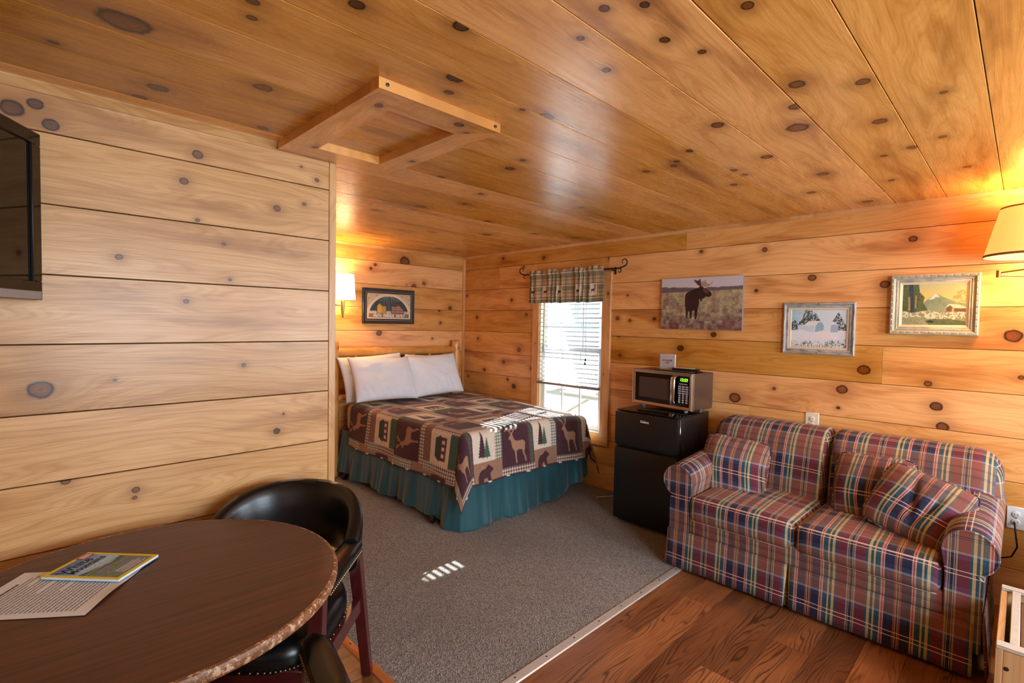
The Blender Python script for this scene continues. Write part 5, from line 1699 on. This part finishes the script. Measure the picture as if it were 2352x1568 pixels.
# throw pillows
def throw_pillow(label, loc, size, t, tilt, rz, roll, seed, crumple=None, w=None):
    me = pillow_mesh('throw_pillow', w or size, size, t, 48, 0.03, seed, 0.005, crumple=crumple, rnd=0.10)
    uv = me.uv_layers.new(name='UVMap')
    ou = 0.369*0.5*0 + 0.02*seed
    for lp in me.loops:
        co = me.vertices[lp.vertex_index].co
        uv.data[lp.index].uv = (co.x*1.05+0.013*math.sin(co.y*14+seed), co.y*1.05+0.035)
    m = Matrix.Translation(loc) @ Matrix.Rotation(rz, 4, 'Z') @ Matrix.Rotation(tilt, 4, 'X') @ Matrix.Rotation(roll, 4, 'Z')
    o = link_mesh('throw_pillow', me, M['plaid'], None, m)
    # welted edge
    n = 40
    pts = []
    for i in range(4*n):
        k, f = divmod(i, n)
        f = -1+2*f/n
        U, V = [(f, -1), (1, f), (-f, 1), (-1, -f)][k]
        rk = 1-0.10*abs(U*V)**5
        pts.append(((w or size)/2*U*rk*(1-0.03*(1-V*V)*abs(U)**3*0.6), size/2*V*rk*(1-0.03*(1-U*U)*abs(V)**3*0.6), 0))
    tb = MB().tube(pts, 0.005, 6, False, True).build('welt', M['plaid'], o, 60, None, True)
    plaid_uv(tb.data, fn=lambda co: (co.x+co.y+1.482, co.x-co.y+VOFF))
    return tag(o, label, 'cushion', 'plaid throw pillows on the sofa')
throw_pillow('square plaid throw pillow leaning on the sofa arm next to the fridge', (3.325, 1.296, 0.590), 0.395, 0.17, math.radians(70), math.radians(-90+14), math.radians(-5), 1)
throw_pillow('plaid throw pillow half hidden behind the tilted one on the sofa', (3.400, 0.562, 0.610), 0.385, 0.15, math.radians(70), math.radians(-90-2), math.radians(2), 2)
def crm(U, V):
    return -0.030*np.exp(-((U+0.05+0.25*V)/0.09)**2)*np.exp(-((V-0.1)/0.6)**2)-0.026*np.exp(-((U-0.32-0.3*V)/0.08)**2)*np.exp(-((V+0.1)/0.5)**2)
throw_pillow('crumpled plaid throw pillow slumped and tilted against the sofa arm', (3.225, 0.350, 0.618), 0.355, 0.14, math.radians(58), math.radians(-90-8), math.radians(-15), 3, crm, 0.40)
# ------------------------------------------------------------------ round table
TX, TY, TR_, TZ = 0.277, 1.711, 0.500, 0.740
tbl = empty('round_table', (TX, TY, 0), label='round brown wood grain table with a worn edge', category='table')
MB().lathe([(0.10, -0.028), (TR_-0.012, -0.028), (TR_-0.012, 0.0), (0.10, 0.0)], (0, 0, 0), 96).build('table_top', M['walnut'], tbl, 30, Matrix.Translation((TX, TY, TZ)) @ Matrix.Rotation(math.radians(-4), 4, 'Z'))
MB().lathe([(TR_-0.0118, -0.030), (TR_-0.003, -0.028), (TR_, -0.020), (TR_, -0.008), (TR_-0.004, -0.001), (TR_-0.0118, 0.0005)], (TX, TY, TZ), 96, True).build('edge_band', M['table_edge'], tbl, 40)
MB().lathe([(0.055, 0.0), (0.050, 0.10), (0.060, 0.22), (0.045, 0.40), (0.050, 0.58), (0.11, 0.64)], (TX, TY, 0.07), 20).build('pedestal', M['mahogany'], tbl, 40)
MB().box((TX-0.32, TY-0.045, 0.690), (TX+0.32, TY+0.045, 0.712)).build('cleat', M['table_edge'], tbl)
for i in range(4):
    a = math.radians(45+90*i)
    d = Vector((math.cos(a), math.sin(a), 0))
    p = Vector((TX, TY, 0))
    MB().tube([p+d*0.03+Vector((0, 0, 0.16)), p+d*0.15+Vector((0, 0, 0.11)), p+d*0.30+Vector((0, 0, 0.035)), p+d*0.34+Vector((0, 0, 0.022))], [0.034, 0.032, 0.026, 0.022], 8).build('foot', M['mahogany'], tbl, 40)

# magazine and letter on the table
def quad_frame(pa, pb, pd):
    """origin pa, x towards pb, y towards pd (re-squared)"""
    pa, pb, pd = Vector(pa), Vector(pb), Vector(pd)
    ex = (pb-pa).normalized(); ez = Vector((0, 0, 1)); ey = ez.cross(ex)
    return frame(pa, ex, ey, ez)
# letter: lower left corner hidden off frame; right edge runs by the magazine
LTX = frame((0.129, 1.649, TZ+0.0006), (0.6, 0.8, 0), (-0.8, 0.6, 0), (0, 0, 1))
lt = empty('letter', (0.05, 1.8, TZ+0.0006), label='white printed letter sheet lying under the yellow magazine', category='paper')
# local: x along the long side (away from the camera), y to the left
ns_, nt2 = 24, 18
g = np.linspace(0, 0.252, ns_)[None, :].repeat(nt2, 0); h = np.linspace(0, 0.318, nt2)[:, None].repeat(ns_, 1)
Z = 0.0012+0.005*np.clip(1-h/0.05, 0, 1)**2*np.sin(g*14+0.2)**2
me = grid_mesh('sheet', np.stack([g, h, Z], -1), None)
sh = link_mesh('sheet', me, M['paper'], lt, LTX)
rl_ = random.Random(4)
lines = MB()
for i in range(24):
    y = 0.040+i*0.0105
    x1 = 0.228-(rl_.uniform(0.02, 0.12) if i % 5 == 0 else rl_.uniform(0, 0.012))
    hw, xx = (0.0012, 0.024)
    if i == 23:
        hw, xx, x1 = 0.0028, 0.070, 0.180
    while xx < x1:
        wdt = rl_.uniform(0.006, 0.022)
        xe = min(xx+wdt, x1)
        lines.add([(xx, y-hw, 0.0018), (xe, y-hw, 0.0018), (xe, y+hw, 0.0018), (xx, y+hw, 0.0018)], [(0, 1, 2, 3)])
        xx += wdt+0.0013
lo = link_mesh('printed_lines', lines.mesh('printed_lines'), M['ink'], sh, LTX)
lo['kind'] = 'stuff'

# magazine: spine corner near camera-left, cover reads from the far left
A = Vector((0.066, 1.958, 0)); B = Vector((0.206, 1.780, 0))     # spine side (camera side)
Cc = Vector((0.322, 1.886, 0)); D = Vector((0.178, 2.070, 0))
ex = (D-A+Cc-B).normalized()            # from spine to fore-edge
ez = Vector((0, 0, 1))
ey = ez.cross(ex)
MWm, MHm = 0.158, 0.228
ctr = (A+B+Cc+D)/4
mgf = frame((ctr.x, ctr.y, TZ+0.004), ex, ey, ez)
mg = empty('magazine', (ctr.x, ctr.y, TZ), label='yellow bordered travel magazine with a mountain cover on the letter', category='magazine')
pg = MB()
for k in range(3):
    pg.box((-MWm/2+0.001, -MHm/2+0.0015, 0.0012+0.0022*k), (MWm/2-0.001+0.001*k, MHm/2-0.0015, 0.0032+0.0022*k))
pg.build('pages', M['paper'], mg, None, mgf)['kind'] = 'stuff'
box('back_cover', (-MWm/2, -MHm/2, 0.0002), (MWm/2+0.002, MHm/2, 0.0011), simple('blue_back_cover', lin('#3fa6c9'), 0.35), mg, 0, 1, None, mgf)
def cover(u, v):
    # u across the spine-to-fore edge, v along the spine; top of the cover lies at small... v=1 far end
    X = u; Y = v
    C = canvas(u, lin('#eeda1c'))
    q = (X-0.075)/0.85; p = (Y-0.055)/0.89                # picture area: q across, p up the page
    n = fbm(X, Y*1.4, 16, 81, 3); n2 = fbm(X, Y*1.4, 40, 85, 3)
    ins = (q > 0) & (q < 1) & (p > 0) & (p < 1)
    sky = np.array(lin('#2f66c8'))+(np.array(lin('#a5d4f6'))-np.array(lin('#2f66c8')))*np.clip((1-p)*2.0+0.2*q, 0, 1)[..., None]
    C[ins] = sky[ins]
    m = ins & (p < 0.53+0.07*np.sin(q*4+2.2)); C[m] = np.array(lin('#41597a'))
    m = ins & (p < 0.48+0.05*np.sin(q*5+0.5)); C[m] = np.array(lin('#4f6a3e'))*(0.6+.7*n[m])[..., None]
    m = ins & (p < 0.42+0.02*np.sin(q*7)); C[m] = np.array(lin('#5f8a48'))*(0.6+.8*n2[m])[..., None]
    k = m & (n > 0.50); C[k] = np.array(lin('#8670bd'))*(0.7+.6*n2[k])[..., None]
    m = ins & (np.abs(p-0.47-0.03*q) < .010); C[m] = np.array(lin('#9aa08f'))
    for i in range(4):
        m = ins & (np.abs(p-0.055-0.04*i) < 0.008) & (q > 0.25) & (q < 0.9-0.1*(i % 2)); C[m] = np.array(lin('#dfe6ea'))
    return C
# printed front cover: local x to the right of the page, y up the page
pagef = frame((ctr.x, ctr.y, TZ+0.0123), -ey, ex, ez) if False else mgf @ Matrix.Translation((0, 0, 0.0083))
# reading direction: page up = from the fore edge... the title stands along the spine-left end
rotp = mgf @ Matrix.Translation((0, 0, 0.0083))
art('cover', MWm, MHm, 120, cover, M['print'], mg, rotp)
text('title', 'White', 0.040, M['ink_black'], mg, rotp @ Matrix.Translation((-0.012, 0.072, 0.0002)), 0.0001, bold=0.0008)['kind'] = 'stuff'
text('title', 'Mountains', 0.034, M['ink_black'], mg, rotp @ Matrix.Translation((-0.002, 0.045, 0.0002)), 0.0001, bold=0.0008, width=0.82)['kind'] = 'stuff'
text('subtitle', 'Travel & Guide', 0.017, M['white_print'], mg, rotp @ Matrix.Translation((0.006, 0.025, 0.0002)), 0.0001, shear=0.3)['kind'] = 'stuff'
box('badge', (0.028, 0.084, 0.0003), (0.070, 0.110, 0.0006), M['red_print'], mg, 0, 1, None, rotp)
for k in range(2):
    box('badge_stripe', (0.033, 0.089+0.009*k, 0.0007), (0.065, 0.095+0.009*k, 0.0008), M['white_print'], mg, 0, 1, None, rotp)

# ------------------------------------------------------------------ captain's chairs (local: front towards -y)
CR = 0.269
def u_path(th):
    """plan of the barrel back, th 0..pi from the right side round the back to the left"""
    return Vector((CR*math.cos(th), 0.02+CR*math.sin(th), 0))
def make_chair():
    root = empty('captain_chair', (0, 0, 0))
    # padded back: swept band
    n, prof_n = 40, 14
    vs, fs = [], []
    for i in range(n+1):
        th = math.radians(2+176*i/n)
        c = u_path(th)
        nrm = Vector((math.cos(th), math.sin(th), 0))
        k = abs(th-math.pi/2)/(math.pi/2)                  # 0 at the back, 1 at the sides
        zt = 0.819-0.135*k**2.7
        zb = 0.560+0.010*k**1.5
        zm, hh_ = (zt+zb)/2, (zt-zb)/2
        tk = 0.032
        endf = 1.0
        for j in range(prof_n):
            a = 2*math.pi*j/prof_n
            co, si = math.cos(a), math.sin(a)
            # superellipse section
            pr_ = math.copysign(abs(co)**0.6, co)*tk*endf
            pz = math.copysign(abs(si)**0.6, si)*hh_*endf
            leanv = (zm+pz-0.60)*0.14*(1-0.5*k)
            p = c+nrm*(pr_+leanv)+Vector((0, 0, zm+pz))
            vs.append(p)
    for i in range(n):
        for j in range(prof_n):
            fs.append((i*prof_n+j, i*prof_n+(j+1) % prof_n, (i+1)*prof_n+(j+1) % prof_n, (i+1)*prof_n+j))
    fs.append(tuple(range(prof_n-1, -1, -1))); fs.append(tuple(n*prof_n+j for j in range(prof_n)))
    MB().add(vs, fs).build('backrest', M['leather'], root, 50, None, True)
    for s in (-1, 1):
        pts, rad = [], []
        P0 = Vector((s*0.274, 0.06, 0.655)); P1 = Vector((s*0.274, -0.285, 0.650))
        # arm pad: rounded slab swept forward
        m, q = 10, 10
        vs, fs = [], []
        for i in range(m+1):
            f = i/m
            c = P0.lerp(P1, f)
            w, h = 0.036+0.004*math.sin(f*3), 0.026
            e = 1.0 if f < 0.9 else (0.86 if f < 0.99 else 0.5)
            if f > 0.99:
                c = c+Vector((0, -0.006, -0.004))
            for j in range(q):
                a = 2*math.pi*j/q
                vs.append(c+Vector((math.copysign(abs(math.cos(a))**0.6, math.cos(a))*w*e, 0, math.copysign(abs(math.sin(a))**0.7, math.sin(a))*h*e)))
        for i in range(m):
            for j in range(q):
                fs.append((i*q+j, i*q+(j+1) % q, (i+1)*q+(j+1) % q, (i+1)*q+j))
        fs.append(tuple(range(q))); fs.append(tuple(m*q+j for j in range(q)))
        ar = MB().add(vs, fs).build('armrest', M['leather'], root, 50, None, True)
        nb = MB()
        for i in range(26):
            f = 0.04+0.86*i/25
            c = P0.lerp(P1, f)
            nb.ball(c+Vector((s*0.0355, 0, -0.016)), 0.0042, 6)
            nb.ball(c+Vector((-s*0.0355, 0, -0.016)), 0.0042, 6)
        nb.build('nailheads', M['brass_nail'], ar, 60, None, True)['kind'] = 'stuff'
        # front leg from the floor to the arm, rear leg splayed to the back
        def leg(a, b, w0, w1):
            a, b = Vector(a), Vector(b)
            vs = []
            for p, w in ((a, w0), (b, w1)):
                vs += [p+Vector((-w, -w, 0)), p+Vector((w, -w, 0)), p+Vector((w, w, 0)), p+Vector((-w, w, 0))]
            bm = MB().add(vs, [(3, 2, 1, 0), (4, 5, 6, 7), (0, 1, 5, 4), (1, 2, 6, 5), (2, 3, 7, 6), (3, 0, 4, 7)])
            me = bm.mesh('leg')
            bq = bmesh.new(); bq.from_mesh(me); bmesh.ops.bevel(bq, geom=list(bq.edges), offset=0.004, segments=2, affect='EDGES'); bq.to_mesh(me); bq.free()
            smooth_mesh(me, 40)
            link_mesh('leg', me, M['mahogany'], root, None, True)
        leg((s*0.262, -0.275, 0.0), (s*0.272, -0.258, 0.634), 0.019, 0.024)
        leg((s*0.262, 0.285, 0.0), (s*0.252, 0.130, 0.640), 0.019, 0.024)
        MB().box((s*0.256-0.014, -0.25, 0.335), (s*0.256+0.014, 0.20, 0.395), 0.003).build('seat_rail', M['mahogany'], root, 40, None, True)
    MB().box((-0.245, -0.270, 0.335), (0.245, -0.242, 0.395), 0.003).build('seat_rail', M['mahogany'], root, 40, None, True)
    # seat
    n = 36
    rings = [(0.97, 0.385), (1.0, 0.400), (1.0, 0.430), (0.97, 0.455), (0.88, 0.473), (0.6, 0.480), (0.25, 0.482)]
    vs, fs = [], []
    for k, z in rings:
        for i in range(n):
            a = 2*math.pi*i/n
            co, si = math.cos(a), math.sin(a)
            x = math.copysign(abs(co)**0.55, co)*0.254*k
            y = math.copysign(abs(si)**0.60, si)*0.262*k-0.03
            if y > 0: x *= 1-0.10*(y/0.23)
            vs.append((x, y, z))
    for r in range(len(rings)-1):
        for i in range(n):
            fs.append((r*n+i, r*n+(i+1) % n, (r+1)*n+(i+1) % n, (r+1)*n+i))
    fs.append(tuple(range(n-1, -1, -1))); fs.append(tuple((len(rings)-1)*n+i for i in range(n)))
    st = MB().add(vs, fs).build('seat', M['leather'], root, 50, None, True)
    nb = MB()
    for i in range(90):
        a = 2*math.pi*i/90
        co, si = math.cos(a), math.sin(a)
        x = math.copysign(abs(co)**0.55, co)*0.257; y = math.copysign(abs(si)**0.60, si)*0.265-0.03
        if y > 0: x *= 1-0.10*(y/0.23)
        nb.ball((x, y, 0.400), 0.0038, 6)
    nb.build('nailheads', M['brass_nail'], st, 60, None, True)['kind'] = 'stuff'
    return root
def copy_tree(o, parent=None):
    c = o.copy(); COL.objects.link(c)
    if parent is not None:
        c.parent = parent
    for ch in o.children:
        copy_tree(ch, c)
    return c
ch1 = make_chair()
ch1.location = (0.681, 1.909, 0.0); ch1.rotation_euler = (0, 0, math.radians(-46.4))
tag(ch1, 'black vinyl captain chair tucked between the round table and the wall', 'chair', 'captain chairs at the round table')
ch2 = copy_tree(ch1)
ch2.location = (0.240, 1.090, 0.0); ch2.rotation_euler = (0, 0, math.radians(168))
tag(ch2, 'black vinyl captain chair pulled up to the side of the round table without a wall', 'chair', 'captain chairs at the round table')

# ------------------------------------------------------------------ television on the left
tdir = Vector((-0.5, -0.866, 0)).normalized(); tn = Vector((0.866, -0.5, 0)).normalized()
tvf = frame((0.074, 2.262, 1.545), -tdir, Vector((0, 0, 1)), (-tdir).cross(Vector((0, 0, 1))))
# local: x from the far left end to the right edge (right edge at x=0), y up, z towards the room
tv = empty('television', (-0.1, 1.9, 1.545), label='black flat television on a wall bracket above the round table', category='television')
TVW, TVH = 0.88, 0.535
MB().box((-TVW, 0, -0.045), (0, TVH, 0.0), 0.006, 2).build('case', M['gloss_black'], tv, 40, tvf)
bz = MB()
for lo_, hi_ in (((-TVW+0.002, 0.002, 0), (-0.002, 0.062, 0.010)), ((-TVW+0.002, TVH-0.042, 0), (-0.002, TVH-0.002, 0.010)), ((-0.042, 0.062, 0), (-0.002, TVH-0.042, 0.010)), ((-TVW+0.002, 0.062, 0), (-TVW+0.042, TVH-0.042, 0.010))):
    bz.box(lo_, hi_, 0.002)
bz.build('bezel', M['gloss_black'], tv, 40, tvf)
MB().box((-TVW+0.042, 0.062, 0.0002), (-0.042, TVH-0.042, 0.003)).build('screen', simple('dark_screen', lin('#0a0807'), 0.06), tv, None, tvf)
MB().box((-0.046, 0.060, 0.003), (-0.040, TVH-0.040, 0.0105), 0.001).build('screen_lip', M['black_plastic'], tv, 40, tvf)
MB().box((-TVW+0.004, 0.004, 0.0101), (-0.012, 0.030, 0.0135), 0.001).build('speaker_strip', simple('grey_strip', lin('#8d8680'), 0.35), tv, 40, tvf)
MB().tube([tuple(tvf @ Vector((-TVW/2, TVH/2, -0.04))), (-0.50, 2.10, 1.80), (XL-0.004, 2.15, 1.80)], 0.018, 8).build('bracket', M['iron'], tv, 40)

# ------------------------------------------------------------------ crate and things at the sofa's end
cr = empty('wooden_crate', (2.7, -0.2, 0.0), label='open unfinished wooden crate with white painted rim beside the sofa', category='crate')
cx0, cx1, cy0, cy1, czt = 2.452, 3.06, -0.56, 0.034, 0.405
def cboard(name, lo_, hi_, mat):
    o = box(name, lo_, hi_, mat, cr, 0.002)
    o['seed'] = random.uniform(0, 9); o['tone'] = 0.0
    return o
cboard('side_board', (cx0, cy1-0.020, 0.0), (cx1, cy1, czt-0.012), M['raw_wood'])
cboard('side_board', (cx0, cy0, 0.0), (cx1, cy0+0.02, czt-0.012), M['raw_wood'])
cboard('end_board', (cx0, cy0+0.0201, 0.0), (cx0+0.020, cy1-0.0201, czt-0.012), M['raw_wood'])
cboard('end_board', (cx1-0.020, cy0+0.0201, 0.0), (cx1, cy1-0.0201, czt-0.012), M['raw_wood'])
cboard('rim', (cx0-0.002, cy0, czt-0.012), (cx0+0.045, cy1-0.001, czt), M['white_paint'])
cboard('rim', (cx1-0.040, cy0, czt-0.012), (cx1+0.002, cy1-0.001, czt), M['white_paint'])
cboard('rim', (cx0+0.046, cy1-0.060, czt-0.010), (cx1-0.041, cy1-0.034, czt-0.001), M['white_paint'])
cboard('inner_panel', (cx0+0.03, cy0+0.03, czt-0.050), (cx1-0.03, cy1-0.062, czt-0.044), M['hardboard'])
MB().lathe([(.007, 0), (.007, .002), (.003, .003)], (0, 0, 0), 10).build('bolt', M['screw'], cr, None, frame((cx0, cy1-0.03, 0.33), (0, -1, 0), (0, 0, 1), (-1, 0, 0)))
bb = empty('blue_bin', (3.42, -0.26, 0.0), label='pale blue plastic bin standing behind the crate by the wall', category='bin')
MB().box((3.18, -0.50, 0.05), (3.66, -0.052, 0.53), 0.03, 3).build('body', M['blue_plastic'], bb, 40)
MB().box((3.165, -0.515, 0.531), (3.675, -0.036, 0.585), 0.016, 3).build('lid', M['blue_plastic'], bb, 40)
for x, y in ((3.24, -0.44), (3.60, -0.44), (3.24, -0.11), (3.60, -0.11)):
    MB().lathe([(.02, 0), (.02, .055)], (x, y, 0), 10).build('foot', M['black_plastic'], bb)
pts = [(XW-0.012, 0.005, 0.478), (XW-0.05, 0.0, 0.44), (XW-0.06, -0.01, 0.36), (XW-0.05, 0.01, 0.30), (XW-0.04, 0.06, 0.272), (XW-0.02, 0.10, 0.20), (XW-0.02, 0.11, 0.02)]
tag(MB().tube(pts, 0.004, 6).build('power_cord', M['iron'], None, 60), 'black power cord hanging from the white wall outlet', 'cord')
tag(MB().tube([(3.60, 2.56, 0.010), (3.70, 2.50, 0.010), (3.78, 2.44, 0.010), (3.82, 2.36, 0.010)], 0.005, 6).build('white_cord', M['white_vinyl'], None, 60), 'thin white cord on the carpet between bed and fridge', 'cord')
